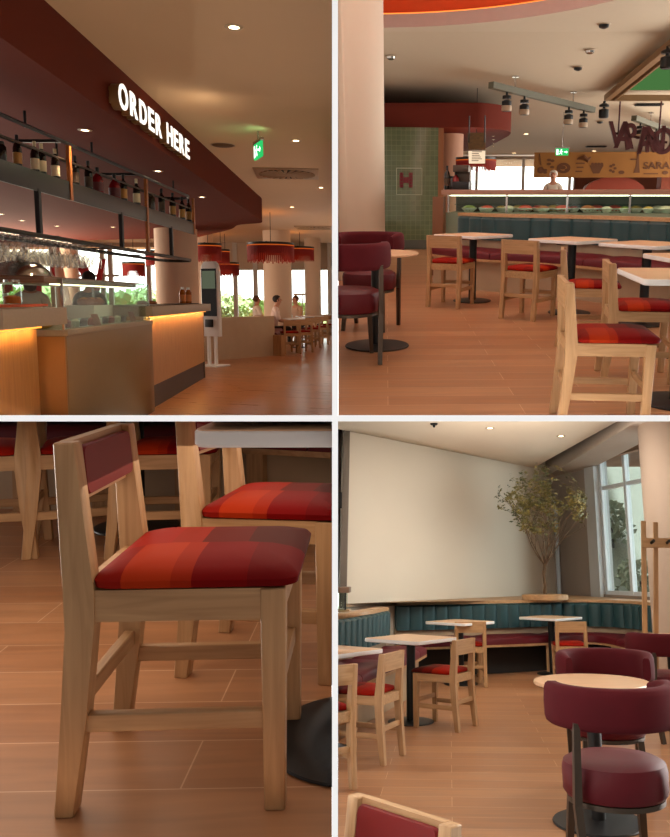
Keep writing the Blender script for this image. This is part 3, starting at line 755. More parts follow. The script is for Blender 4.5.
# ================================================================== HALL: the dining hall with the green tiles
def build_hall():
    R = HALL
    floor(R, 338.2, 676, 415, 225, rot=-.03)
    H = 3.8
    ceilm = mat('cream ceiling', (190, 172, 148), .85, var=.02); redm = mat('red bulkhead', (106, 44, 34), .85, spec=.1, var=.03)
    # ceiling with a round opening, glowing orange cove above it
    cx, cy, rr = -.6, 9.1, 4.2
    n = 72; circ = [(cx+rr*math.cos(2*PI*i/n), cy+rr*math.sin(2*PI*i/n)) for i in range(n)]
    X0, X1, Y0, Y1 = -5.4, 11.5, 1.6, 13.6
    def rim(a):
        c, s = math.cos(a), math.sin(a); k = 1e9
        if c > 1e-6: k = min(k, (X1-cx)/c)
        if c < -1e-6: k = min(k, (X0-cx)/c)
        if s > 1e-6: k = min(k, (Y1-cy)/s)
        if s < -1e-6: k = min(k, (Y0-cy)/s)
        return (cx+k*c, cy+k*s)
    out = [rim(2*PI*i/n) for i in range(n)]
    m = MB(); vi = [m.b.verts.new((x, y, H)) for x, y in circ]; vo = [m.b.verts.new((x, y, H)) for x, y in out]
    for i in range(n):
        j = (i+1) % n; m.b.faces.new((vi[i], vi[j], vo[j], vo[i]))
    struct('ceiling', m, ceilm, R, smooth=False)
    Y1 = 30.0; YS, KS = 13.6, 1.3/13.4                         # behind the opening the ceiling slopes down to the far windows
    m = MB(); m.poly([(X0, YS, H), (X1, YS, H), (X1, Y1, H-(Y1-YS)*KS), (X0, Y1, H-(Y1-YS)*KS)]); struct('ceiling_back', m, ceilm, R, smooth=False)
    def cz(y): return H-max(0, y-YS)*KS
    def cp(u, v, dz=0):
        d = R.ray(u, v); t = (H-dz-R.hc)/d.z
        if d.y*t > YS: t = (H-dz+YS*KS-R.hc)/(d.z+KS*d.y)
        return Vector((d.x*t, d.y*t, R.hc+d.z*t))
    m = MB(); m.lathe([(rr, H), (rr, H+.2), (rr+.02, H+.2), (rr+.02, H)], 96, (cx, cy, 0), cap0=False, cap1=False); struct('ceiling_rim', m, mat('lilac grey rim', (196, 176, 166), .8), R)
    orange = mat('orange lit cove', (226, 96, 36), .7)  # orange light of the cove put into its base colour
    m = MB(); m.lathe([(rr+.3, H+.2), (rr+.3, H+.75), (rr-.4, H+1.0), (.2, H+1.0)], 96, (cx, cy, 0), cap0=False, cap1=False); m.lathe([(rr+.02, H+.2), (rr+.3, H+.2)], 96, (cx, cy, 0), cap0=False, cap1=False)
    struct('ceiling_cove', m, orange, R)
    m = MB(); m.lathe([(rr+.05, H+.20), (rr+.09, H+.20), (rr+.09, H+.23), (rr+.05, H+.23)], 96, (cx, cy, 0), cap0=False, cap1=False); single('cove_light_strip', m, emis('cove strip', (255, 140, 60), 1.6), 'ring of warm light strip hidden in the orange ceiling cove', 'light strip', R)
    # column at the left edge
    q = R.at(347, 298); s = (385-347)/2; k = q.y/FPX
    m = MB(); m.lathe([(.66, 0), (.66, H+.99)], 72); q = R.at(341, 276); struct('column', m, mat('cream column', (196, 182, 162), .75, var=.02), R, (q.x, q.y, 0))
    # tiled wall with the emblem
    A, B = R.at(330, 250), R.at(437.5, 249); zt = R.hit(420, 127.5, A, B)[0].z
    tl = tiles('sage tiles', (98, 108, 76), (88, 98, 68), (122, 128, 98), .105)
    L = (B-A).length; a = math.atan2(B.y-A.y, B.x-A.x)
    m = MB(); m.box(0, 0, .2, L, .4, zt); struct('wall_left', m, tl, R, A, a)
    m = MB(); m.box(0, -.015, 0, L, .4, .2); struct('baseboard_left', m, mat('dark base', (74, 70, 60), .6), R, A, a)
    m = MB(); m.box(L, .02, 0, L+.12, .5, zt); struct('trim_1', m, mat('copper edge', (150, 98, 66), .35, .5), R, A, a)
    e0, d0 = R.hit(406, 180, A, B); t = thing('tile_emblem', 'dark red letter H mosaic inside a pale square outline on the green tiles', 'emblem', R, e0, a)
    s = .058; rt = mat('red mosaic', (118, 34, 44), .35)
    m = MB()
    for i, j in [(i, j) for i in (-2, 2) for j in (-2, -1, 0, 1, 2)]+[(i, j) for i in (-1.5, 1.5) for j in (-2, -1, 0, 1, 2)]+[(-.5, 0), (.5, 0), (-.5, .5), (.5, .5), (0, 0), (-.5, -.5), (.5, -.5)]:
        m.box(i*s-s*.46, -.014, j*s*1.1-s*.5, i*s+s*.46, 0, j*s*1.1+s*.5, .004, 1)
    sub('mosaic_letter', m, rt, t)
    m = MB(); w_ = .285; ox = .07
    for x0, z0, x1, z1 in ((-w_, -w_, w_, -w_+.014), (-w_, w_-.014, w_, w_), (-w_, -w_, -w_+.014, w_), (w_-.014, -w_, w_, w_)): m.box(x0+ox, -.008, z0-.03, x1+ox, 0, z1-.03)
    sub('outline', m, mat('pale grout line', (168, 172, 146), .5), t)
    # red bulkhead over the bar with a rounded right end
    F0, F1 = R.at(330, 128, zt), R.at(478, 127.5, zt)
    zt2 = R.hit(400, 103, F0, F1)[0].z; L = (F1-F0).length; a = math.atan2(F1.y-F0.y, F1.x-F0.x)
    e = R.at(511, 132, zt); ex = (e-F0).x*math.cos(a)+(e-F0).y*math.sin(a); ey = -(e-F0).x*math.sin(a)+(e-F0).y*math.cos(a)
    arc = smoothpath([(L-.3, -.02), (L+.1, .03), (ex-.25, ey*.45), (ex, ey+.1), (ex+.05, ey+1.2)], 8)
    m = MB(); m.prism([(0, 0)]+[(p.x, p.y) for p in arc]+[(ex-.3, 9.0), (-.5, 9.0)], zt, zt2); struct('ceiling_bulkhead', m, redm, R, (F0.x, F0.y, 0), a)
    for k, v in enumerate((136, 139.5, 143, 146)):
        p = R.at(493.5, v, zt); downlight(R, p, ['nearest', 'second', 'third', 'farthest'][k]+' small downlight in the row under the red bulkhead end', .035)
    # bright windows at the back, rear walls
    zb = 27.0
    wh = mat('pale rear wall', (214, 196, 176), .8); fr = mat('pale window frame', (225, 222, 216), .5)
    # outside view lies behind panes: posts and mullions only
    p0, p1 = R.on(430, 165, zb), R.on(575, 165, zb)
    m = MB(); m.box(-6, zb, 2.35, 14, zb+.2, 2.6); struct('wall_lintel', m, wh, R)
    m = MB(); m.box(p1.x, zb-.02, 0, 14, zb+.2, 2.4); struct('wall_rear', m, mat('rear brown wall', (116, 60, 36), .7), R)
    m = MB(); m.box(-8, zb, 0, p1.x, zb+.2, .5); struct('wall_sill', m, wh, R)
    win = bpy.data.objects.new('window_1', None); C.objects.link(win); win['kind'] = 'structure'; put(win, R, (0, 0, 0))
    m = MB(); x = p0.x
    while x < p1.x: m.box(x-.05, zb-.05, .5, x+.05, zb+.05, 2.4); x += 1.6
    m.box(p0.x-3, zb-.04, 1.25, p1.x, zb+.04, 1.32); sub('window_frame', m, fr, win)
    m = MB(); m.box(-8, zb+.05, .5, p1.x, zb+.06, 2.4); sub('pane', m, M['pane'], win)
    # pillar behind the bar left
    q = R.at(450, 232); m = MB(); m.lathe([(.36, 0), (.36, zt)], 40); q = R.on(448, 180, 19); struct('column_bar', m, mat('pale bar column', (196, 150, 124), .7), R, (q.x, q.y, 0))
    # display counter
    c0, c1 = R.at(441, 250.0), R.at(740, 262.0)
    c0 = R.on(446, 200, 11.6); c1 = R.on(760, 200, 10.6)
    L = (c1-c0).xy.length; a = math.atan2(c1.y-c0.y, c1.x-c0.x)
    zc = R.hit(560, 189.5, c0, c1)[0].z; zg0 = R.hit(560, 213, c0, c1)[0].z
    t = thing('display_counter', 'long glass food display counter with brown top behind the teal banquette', 'counter', R, (c0.x, c0.y, 0), a)
    m = MB(); m.box(0, 0, 0, L, .9, zg0); sub('body', m, mat('sage counter', (124, 138, 116), .5), t)
    m = MB(); m.box(-.06, -.06, zc-.075, L, .95, zc, .01); sub('counter_top', m, mat('rose brown top', (164, 124, 104), .4), t)
    m = MB(); m.box(.02, .0, zg0, L, .012, zc-.075); sub('glass_panel', m, 'glass', t)
    m = MB(); m.box(.05, .45, zg0+.1, L, .85, zg0+.12); sub('shelf', m, 'glass', t)
    m = MB(); m.box(0, .86, zg0, L, .9, zc-.07); sub('back_panel', m, mat('counter back', (90, 92, 80), .4), t)
    for k in range(5): m = MB(); m.box(.02+k*L/5, -.004, zg0, .05+k*L/5, .02, zc-.07); sub('post', m, 'chrome', t)
    m = MB(); m.box(.05, .1, zc-.09, L, .13, zc-.078); sub('light_strip', m, emis('case strip', (255, 238, 205), 9), t)
    rnd = random.Random(5); kinds = [((214, 176, 92), 'yellow'), ((190, 66, 38), 'red'), ((112, 130, 60), 'green'), ((226, 214, 190), 'cream'), ((160, 94, 44), 'brown')]
    for k in range(26):
        x = .3+k*(L-.6)/26+rnd.uniform(-.04, .04); col, nm = kinds[rnd.randrange(5)]; r = rnd.uniform(.07, .13)
        p = Vector((c0.x+math.cos(a)*x-math.sin(a)*(.25+.3*(k % 2)), c0.y+math.sin(a)*x+math.cos(a)*(.25+.3*(k % 2)), zg0))
        b = thing('food_bowl', 'bowl heaped with %s food behind the counter glass' % nm, 'bowl', R, p, 0, 'bowls of %s food in the display counter' % nm)
        m = MB(); m.lathe([(r*.5, 0), (r, .06), (r*.95, .065), (r*.45, .012)], 14); sub('dish', m, 'white', b)
        m = MB(); m.ball((0, 0, .055), r*.88, (1, 1, .5), 10, 6); mm = FOOD.setdefault(nm, mat(nm+' food', col, .6, var=.4, vscale=25)); sub('food', m, mm, b)
    m = MB(); m.box(.30, -.2, 0, .46, .0, zc-.1); single('counter_end', m, mat('amber end panel', (120, 78, 48), .4), 'amber wood cabinet at the left end of the display counter, beside the green tiles', 'cabinet', R, (c0.x-.45, c0.y+.1, 0), a)
    # bottles and appliances on the bar top
    def hb(u, v, kind, lab):
        p, d = R.hit(u, v, (c0.x, c0.y+.35), (c1.x, c1.y+.35)); bottle(R, (p.x, p.y, zc), kind, lab, s=1.15)
    hb(447, 189, 0, 'tall dark wine bottle at the left end of the display counter top'); hb(452, 189, 2, 'short dark jar beside the tall bottle on the display counter')
    hb(455.5, 189, 3, 'red bottle beside the coffee machine on the display counter')
    p, d = R.hit(462, 189, (c0.x, c0.y+.4), (c1.x, c1.y+.4)); t = thing('coffee_machine', 'dark upright coffee machine on the display counter near the wine bottle', 'machine', R, (p.x, p.y, zc), a)
    m = MB(); m.box(-.13, -.15, 0, .13, .15, .12, .01); sub('base', m, 'black', t)
    m = MB(); m.box(-.12, .0, .12, .12, .15, .34, .01); m.box(-.12, -.14, .26, .12, .0, .36, .01); sub('body', m, 'bronze', t)
    # banquette in front of the counter
    PT = [R.at(427, 283), R.at(470, 290.5), R.at(520, 295), R.at(570, 300), R.at(640, 312), R.at(730, 334)]
    bench(R, smoothpath([(p.x, p.y) for p in PT], 3), 'long maroon banquette with dark teal channelled back in front of the display counter', seat_d=.52, back_z=(.60, .90), tuft=.27, legs=0, cushion=1.3)
    # menu boards hanging under the bulkhead
    t = thing('menu_screen', 'hanging menu board with a colourful photo panel above a white one', 'menu board', R, R.on(477, 150, 14.5), -.1)
    k = 14.5/FPX
    rows = mat('menu photo', (96, 70, 40), .4, var=.9, vscale=14)
    m = MB(); m.loft([[(-8*k, -.06, .0), (8*k, -.06, 0), (8*k, -.02, 0), (-8*k, -.02, 0)], [(-10*k, .30, 17*k), (8*k, .30, 17*k), (8*k, .34, 17*k), (-10*k, .34, 17*k)]]); sub('photo_panel', m, rows, t)
    m = MB(); m.loft([[(-7*k, -.30, -13*k), (8*k, -.30, -13*k), (8*k, -.26, -13*k), (-7*k, -.26, -13*k)], [(-8.2*k, -.08, -1*k), (8*k, -.08, -1*k), (8*k, -.04, -1*k), (-8.2*k, -.04, -1*k)]]); sub('price_panel', m, emis('lit menu', (255, 226, 190), 1.0), t)
    m = MB()
    for i in range(6): m.box(-4.5*k, -.20-.045*(5-i)*.9-.02, -11.0*k+i*1.7*k, (2+(i*7) % 4)*k, -.19-.045*(5-i)*.9, -10.4*k+i*1.7*k)
    sub('menu_lines', m, mat('menu ink', (120, 90, 70), .6), t)
    m = MB(); m.tube([(-8*k, .1, .1), (-8*k, .1, zt-R.on(477, 150, 14.5).z)], .012, 6); m.tube([(7*k, .1, .1), (7*k, .1, zt-R.on(477, 150, 14.5).z)], .012, 6); sub('hanger', m, 'black', t)
    p = R.on(476, 157.5, 17.5); fringe_lamp(R, p, 19*17.5/FPX, .30, 'red drum lamp hanging behind the menu board over the bar', rod=cz(p.y)-p.z)
    # mural
    mu0, mu1 = R.on(534, 165, 21.5), R.on(672, 165, 21.0); L = (mu1-mu0).xy.length; a = math.atan2(mu1.y-mu0.y, mu1.x-mu0.x)
    z0, z1 = R.hit(600, 177.5, mu0, mu1)[0].z, R.hit(600, 152, mu0, mu1)[0].z
    t = thing('food_mural', 'mustard panel with brown food drawings and lettering above the kitchen', 'mural', R, (mu0.x, mu0.y, 0), a)
    m = MB(); m.box(0, 0, z0, L+2, .12, z1); sub('panel', m, mat('mustard panel', (142, 92, 32), .6, var=.15, vscale=3), t)
    ink = mat('brown ink', (92, 52, 20), .7); h = z1-z0; S = L/137.0
    def ill(fn):
        m = MB(); fn(m); sub('illustration', m, ink, t)
    def disc(m, x, z, r, q=1): m.loft([[(x+r*math.cos(i*PI/8), -.012, z+r*q*math.sin(i*PI/8)) for i in range(16)], [(x+r*math.cos(i*PI/8), 0, z+r*q*math.sin(i*PI/8)) for i in range(16)]])
    def ring(m, x, z, r, w_=.05): m.loft([[(x+(r+dr)*math.cos(2*PI*i/20), y, z+(r+dr)*.75*math.sin(2*PI*i/20)) for dr, y in ((0, 0), (0, -.012), (-w_, -.012), (-w_, 0))] for i in range(21)], False, False)
    zc_ = (z0+z1)/2
    def pan(m): disc(m, 7*S, z0+h*.30, 3.4*S); m.bar((7*S, -.008, z0+h*.5), (5*S, -.008, z0+h*.95), .03, .016, (0, 1, 0))
    def leaves(m):
        for q in range(6): disc(m, (15+4*math.sin(q*2.1))*S, z0+h*(.45+.25*math.cos(q*1.7)), 2.2*S, .6)
    def plate(m): ring(m, 30*S, z0+h*.38, 7*S, .09); disc(m, 29*S, z0+h*.40, 3.2*S, .6); disc(m, 33*S, z0+h*.3, 2*S, .7)
    def words_(m):
        for q in range(4): m.box((42+q % 2)*S, -.012, z0+h*(.22+.16*q), (49+q % 3)*S, 0, z0+h*(.27+.16*q))
    def chili(m): m.tube([(44*S, 0, z1-h*.25), (50*S, -.01, z1-h*.2), (54*S, -.01, z1-h*.32), (57*S, 0, z1-h*.2)], [.02, .07, .06, .015], 8)
    def bowl(m):
        m.loft([[(x, y, z) for x, z in ((56*S, z0+h*.48), (70*S, z0+h*.48), (66*S, z0+h*.16), (60*S, z0+h*.16))] for y in (0, -.012)])
        for q in range(4): disc(m, (59+3*q)*S, z0+h*.52, 1.6*S)
    def leaf(m):
        for q in range(5): disc(m, (79+2.4*math.cos(q*1.26))*S, z0+h*(.36+.14*math.sin(q*1.26)), 1.6*S, .8)
        disc(m, 88*S, z0+h*.2, 3*S, .6)
    def vase(m): m.loft([[(100*S, y, z0+h*.18), (106*S, y, z0+h*.18), (105*S, y, z0+h*.5), (104*S, y, z0+h*.95), (102.4*S, y, z0+h*.95), (102*S, y, z0+h*.5)] for y in (0, -.012)])
    def small(m): m.box(96*S, -.012, z0+h*.68, 102*S, 0, z0+h*.73); m.box(110*S, -.012, z0+h*.12, 124*S, 0, z0+h*.16); disc(m, 131*S, z0+h*.18, 3*S, .6)
    for fn in (pan, leaves, plate, words_, chili, bowl, leaf, vase, small): ill(fn)
    me = text_mesh('SARA', h*.38, .008, ink, 'lettering', stretch=1.15); me.transform(Matrix.Translation((122*S, -.01, z0+h*.33)) @ UPRIGHT)
    o = bpy.data.objects.new('lettering', me); C.objects.link(o); o.parent = t
    # kitchen band beneath the mural
    t = thing('pizza_oven', 'dark red domed oven with a glowing opening beneath the mural', 'oven', R, (mu0.x+math.cos(a)*(82*S), mu0.y+.25, .0), a)
    m = MB(); m.box(-1.0, 0, 0, 5.2, .8, 1.05); sub('base', m, mat('oven base', (90, 36, 22), .6), t)
    m = MB(); m.loft([[(x, y, 1.05+.62*math.sqrt(max(0, 1-((x-.15)/.95)**2))) for x in [-.8+.19*i for i in range(11)]]+[(1.1, y, 1.05), (-.8, y, 1.05)] for y in (0, .8)]); sub('dome', m, mat('oven dome', (140, 52, 28), .5), t)
    m = MB(); m.box(1.4, .1, 1.05, 5.2, .8, z0+.1); sub('back_panel', m, mat('red brick', (130, 58, 34), .7, var=.3), t)
    m = MB(); m.box(3.4, .02, 1.12, 4.8, .09, 1.22); m.ball((3.6, .05, 1.3), .08); m.ball((4.3, .05, 1.28), .07); sub('glowing_light', m, emis('ember', (255, 120, 40), 3), t)
    person(R, R.at(553, 221)*0+Vector((R.on(553, 190, 18.6).x, 18.6, 0)), PI*.9, 'chef in a white jacket standing behind the display counter', mat('white jacket', (226, 218, 206), .8), mat('white cap', (214, 206, 196), .8), M['dark'], h=1.0)
    # hanging sign, dark red letters at odd angles
    p = R.on(640, 137, 18.5); t = thing('hanging_sign', 'dark red hanging sign of jumbled bold capital letters', 'sign', R, p, -.12)
    k = 18.5/FPX; rm = mat('dark red sign', (70, 10, 16), .5); rnd = random.Random(3)
    for i, ch in enumerate('VAPIANO'):
        me = text_mesh(ch, 33*k, .06, rm, 'letter', stretch=.78); me.transform(Matrix.Translation(((-22+7.3*i)*k, 0, (-8-1.35*i)*k+rnd.uniform(-1.5, 1.5)*k)) @ Matrix.Rotation(rnd.uniform(-.22, .22), 4, 'Y') @ UPRIGHT)
        o = bpy.data.objects.new('letter', me); C.objects.link(o); o.parent = t
    m = MB(); m.bar((-24*k, .08, 4*k), (26*k, .08, -5*k), .05, .05); m.tube([(-20*k, .08, 3*k), (-20*k, .08, cz(p.y)-p.z)], .02, 6); m.tube([(18*k, .08, -3*k), (18*k, .08, cz(p.y)-p.z)], .02, 6); sub('hanger', m, rm, t)
    # track lights
    def track(u0, v0, u1, v1, y0, y1, heads, rods, label):
        a_, b_ = cp(u0, v0, .28), cp(u1, v1, .28); t = thing('track_light', label, 'track light', R, a_)
        d = b_-a_; m = MB(); m.bar((0, 0, 0), d, .14, .12); sub('track', m, mat('grey green track', (92, 90, 74), .5), t)
        for f in heads:
            q = d*f; m = MB(); m.tube([q, q+Vector((0, 0, -.16))], .024, 8); m.lathe([(.09, -.19), (.09, -.13), (.04, -.12)], 14, q); m.lathe([(.085, -.43), (.10, -.41), (.10, -.24), (.045, -.21)], 16, q)
            hd = sub('lamp_head', m, 'black', t)
            m = MB(); m.lathe([(.096, -.425), (.107, -.40), (.107, -.33), (.1, -.32)], 16, q); sub('lamp_ring', m, M['greige'], hd)
        for f in rods:
            q = d*f; m = MB(); m.tube([q, (q.x, q.y, cz(q.y+a_.y)-a_.z)], .016, 8); m.lathe([(.07, cz(q.y+a_.y)-a_.z-.02), (.07, cz(q.y+a_.y)-a_.z)], 12, (q.x, q.y, 0)); sub('rod', m, 'chrome', t)
    track(491, 85, 593, 110, 17.0, 22.0, (.14, .30, .74, .90), (.21, .78), 'long track of spotlights hanging over the middle of the dining hall')
    track(634, 118, 684, 137, 22.0, 18.0, (.12, .26, .42), (.3,), 'short spotlight track near the hanging letters at the right')
    # green roof light with its bronze frame
    g0, g1, g2 = cp(607, 98, .15), cp(672, 44, .15), cp(700, 98, .15)
    t = thing('roof_light', 'green glowing ceiling light panel in a deep bronze frame', 'ceiling light', R, g0)
    d1, d2 = g1-g0, g2-g0; d1 = d1*1.3; d2 = d2*1.6
    brz = mat('bronze frame', (140, 108, 76), .45, .3)
    m = MB(); m.bar((0, 0, 0), d1, .13, .12); m.bar(d1*.0+d2*.02, d2, .14, .12); m.bar(d2*.05, d1+d2*.05, .04, .14, (0, 0, 1)); sub('frame', m, brz, t)
    s_ = d2*.055-d1*.0
    m = MB(); m.poly([d2*.055+Vector((0, -.5, .10)), d2+Vector((0, -.5, .10)), d1+d2+Vector((0, 0, .10)), d1+d2*.055+Vector((0, 0, .10))]); sub('green_panel', m, emis('green glow', (96, 152, 84), .55), t)
    m = MB()
    for k in range(1, 6): m.bar(d2*.055+d1*k/6+Vector((0, 0, .09)), d2+d1*k/6+Vector((0, 0, .09)), .02, .01)
    sub('seam', m, mat('green seam', (90, 130, 84), .5), t)
    q = R.on(606, 100, g0.y)-g0
    for u, v in ((604.5, 101), (668, 46)):
        q = R.on(u, v, g0.y if u < 640 else g1.y)-g0; m = MB(); m.lathe([(.05, -.05), (.11, -.08), (.11, -.12)], 14, q); m.lathe([(.09, -.36), (.11, -.34), (.11, -.18), (.05, -.16)], 14, q); m.tube([q, q+Vector((0, 0, -.3))], .03); sub('spotlight', m, 'black', t)
    # small ceiling fittings
    for u, v, nm in ((604, 24, 'dark round sprinkler nearest the top of the dining hall ceiling'), (590, 50, 'pale smoke detector left of the green roof light'), (578, 67, 'dark sprinkler between smoke detector and spotlight track'), (600, 121, 'dark sensor below the roof light corner'), (391, 56, 'pale smoke detector beside the cream column')):
        p = cp(u, v); t = thing('ceiling_sensor', nm, 'sensor', R, p); dk = 'white' if 'pale' in nm else 'black'
        m = MB(); m.lathe([(.03, -.07), (.075, -.05), (.085, 0)], 18); sub('body', m, 'chrome' if dk == 'white' else dk, t); m = MB(); m.lathe([(.10, -.012), (.11, 0)], 18); sub('plate', m, 'beige', t)
    for u, v, nm in ((649, 104, 'dark oval air grille in the ceiling behind the roof light'), (596, 146, 'flat dark air grille above the mural')):
        p = cp(u, v); m = MB(); m.box(-.32, -.12, -.03, .32, .12, 0, .01)
        for k in range(5): m.box(-.3, -.1+k*.045, -.04, .3, -.085+k*.045, -.03)
        single('air_grille', m, M['black'], nm, 'vent', R, p)
    for u, v, nm in ((526, 134, 'lit recessed ceiling light left of the mural'), (594, 151, 'tiny lit ceiling light above the mural'), (514, 153, 'lit recessed ceiling light near the bright window')):
        p = cp(u, v); downlight(R, p, nm, .10)
    q = R.on(562, 152, 20); exit_sign(R, q, 0, 'small green exit sign hanging above the left end of the mural', cz(20), .95)
    # tables, chairs
    c = R.at(472, 301); table(R, c, math.radians(42), 'square table nearest the green tiles, tan top with white edge')
    c = R.at(569, 313); table(R, c, math.radians(38), 'square table in the middle of the hall row, second from the green tiles')
    c = R.at(642, 324); table(R, c, math.radians(38), 'square table third along the hall row, cut by the right edge')
    c = R.at(694, 358); table(R, c, math.radians(8), 'square table fourth along the hall row, mostly hidden behind the nearest table')
    c = R.at(676, 402); table(R, c, math.radians(-2), 'nearest square table of the hall at the right edge, over the foreground chair')
    chair_bf(R, (440.5, 308.5), (460, 302), 'oak chair seen from behind at the table nearest the green tiles')
    chair_bf(R, (513, 321), (541, 313.5), 'oak chair seen from behind at the middle table of the hall row')
    chair_bf(R, (558, 342), (612, 344), 'oak chair seen from its side behind the two foreground chairs, third from the front')
    chair_bf(R, (600, 376), (668, 378), 'oak chair with red seat second from the front at the right of the hall')
    chair_bf(R, (556, 422), (640, 424), 'foreground oak chair of the hall with large red patchwork seat, legs cut off')
    # tub chairs by the column
    c = R.at(377, 346); rtable(R, c, 'round tan table beside the cream column')
    p = R.at(349, 359); tub(R, p, math.radians(8), 'maroon tub chair nearest the camera beside the cream column, cut by the edge')
    p = R.at(370, 328); tub(R, p, math.radians(165), 'maroon tub chair behind the round table, next to the cream column')
FOOD = {}

def exit_sign(R, p, rot, label, H, s=1.0):
    t = thing('exit_sign', label, 'exit sign', R, p, rot)
    m = MB(); m.box(-.17*s, -.012, -.09*s, .17*s, .012, .09*s); sub('panel', m, emis('exit green', (40, 178, 92), 1.4), t)
    wm = emis('exit white', (235, 255, 240), 2.2); m = MB()
    for y in (-.014, .013):
        m.ball((-.02*s, y, .055*s), .017*s, (1, .1, 1)); m.bar((-.02*s, y, .035*s), (-.04*s, y, -.015*s), .03*s, .002, (0, 1, 0)); m.bar((-.035*s, y, -.01*s), (-.075*s, y, -.06*s), .018*s, .002, (0, 1, 0)); m.bar((-.035*s, y, -.01*s), (.0, y, -.06*s), .018*s, .002, (0, 1, 0)); m.bar((-.02*s, y, .03*s), (.02*s, y, .0), .014*s, .002, (0, 1, 0)); m.bar((-.02*s, y, .03*s), (-.065*s, y, .01*s), .014*s, .002, (0, 1, 0))
        m.bar((.05*s, y, .0), (.14*s, y, .0), .02*s, .002, (0, 1, 0)); m.bar((.11*s, y, .03*s), (.14*s, y, .0), .014*s, .002, (0, 1, 0)); m.bar((.11*s, y, -.03*s), (.14*s, y, .0), .014*s, .002, (0, 1, 0)); m.box(-.15*s, y-.001, -.07*s, -.10*s, y+.001, .07*s)
    sub('pictogram', m, wm, t, 'white running figure, arrow and door')
    m = MB(); m.box(-.18*s, -.02, .09*s, .18*s, .02, .13*s, .004); m.tube([(0, 0, .13*s), (0, 0, H-p[2])], .012); sub('housing', m, 'chrome', t)

BOT = {}
LABELC = mat('cream label', (222, 206, 168), .7)
def bottle(R, loc, kind, label, group=None, s=1.0, rot=0):
    """0 dark wine bottle, 1 wine bottle with cream label, 2 squat dark jar, 3 red liqueur, 4 amber bottle with label, 5 dark bottle with gold label"""
    key = (kind, s)
    if key in BOT: return dup(BOT[key], R, loc, rot, label, group)
    t = thing('bottle', label, 'bottle', R, loc, rot, group)
    cols = {0: (22, 18, 16), 1: (26, 20, 14), 2: (34, 24, 20), 3: (122, 18, 22), 4: (150, 78, 24), 5: (24, 18, 14)}
    gm = mat('bottle glass %d' % kind, cols[kind], .12, var=.1)
    prof = {0: [(.036, 0), (.038, .01), (.038, .19), (.030, .22), (.014, .245), (.0135, .305)], 2: [(.04, 0), (.043, .01), (.043, .13), (.03, .15), (.028, .17)], 3: [(.048, 0), (.052, .015), (.052, .12), (.036, .16), (.014, .185), (.014, .235)], 4: [(.042, 0), (.045, .01), (.045, .16), (.028, .19), (.022, .21), (.022, .235)]}
    pr = prof.get(kind, prof[0])
    m = MB(); m.lathe([(r*s, z*s) for r, z in pr], 20); sub('glass_body', m, gm, t)
    top = pr[-1]
    m = MB(); m.lathe([((top[0]+.002)*s, (top[1]-.045)*s), ((top[0]+.002)*s, (top[1]+.004)*s), (.004*s, (top[1]+.005)*s)], 14); sub('cap', m, {1: LABELC, 3: M['black'], 4: M['white']}.get(kind, M['black']), t)
    if kind != 2:
        r = max(q[0] for q in pr)+.0008; z0, z1 = {3: (.03, .11), 4: (.03, .13)}.get(kind, (.05, .15))
        m = MB(); m.lathe([(r*s, z0*s), (r*s, z1*s)], 20, cap0=False, cap1=False); sub('label', m, {0: mat('dull label', (70, 54, 40), .7), 5: mat('gold label', (176, 126, 54), .5), 3: mat('dark red label', (84, 14, 16), .5), 4: mat('orange label', (206, 120, 52), .6)}.get(kind, LABELC), t)
    BOT[key] = t
    return t
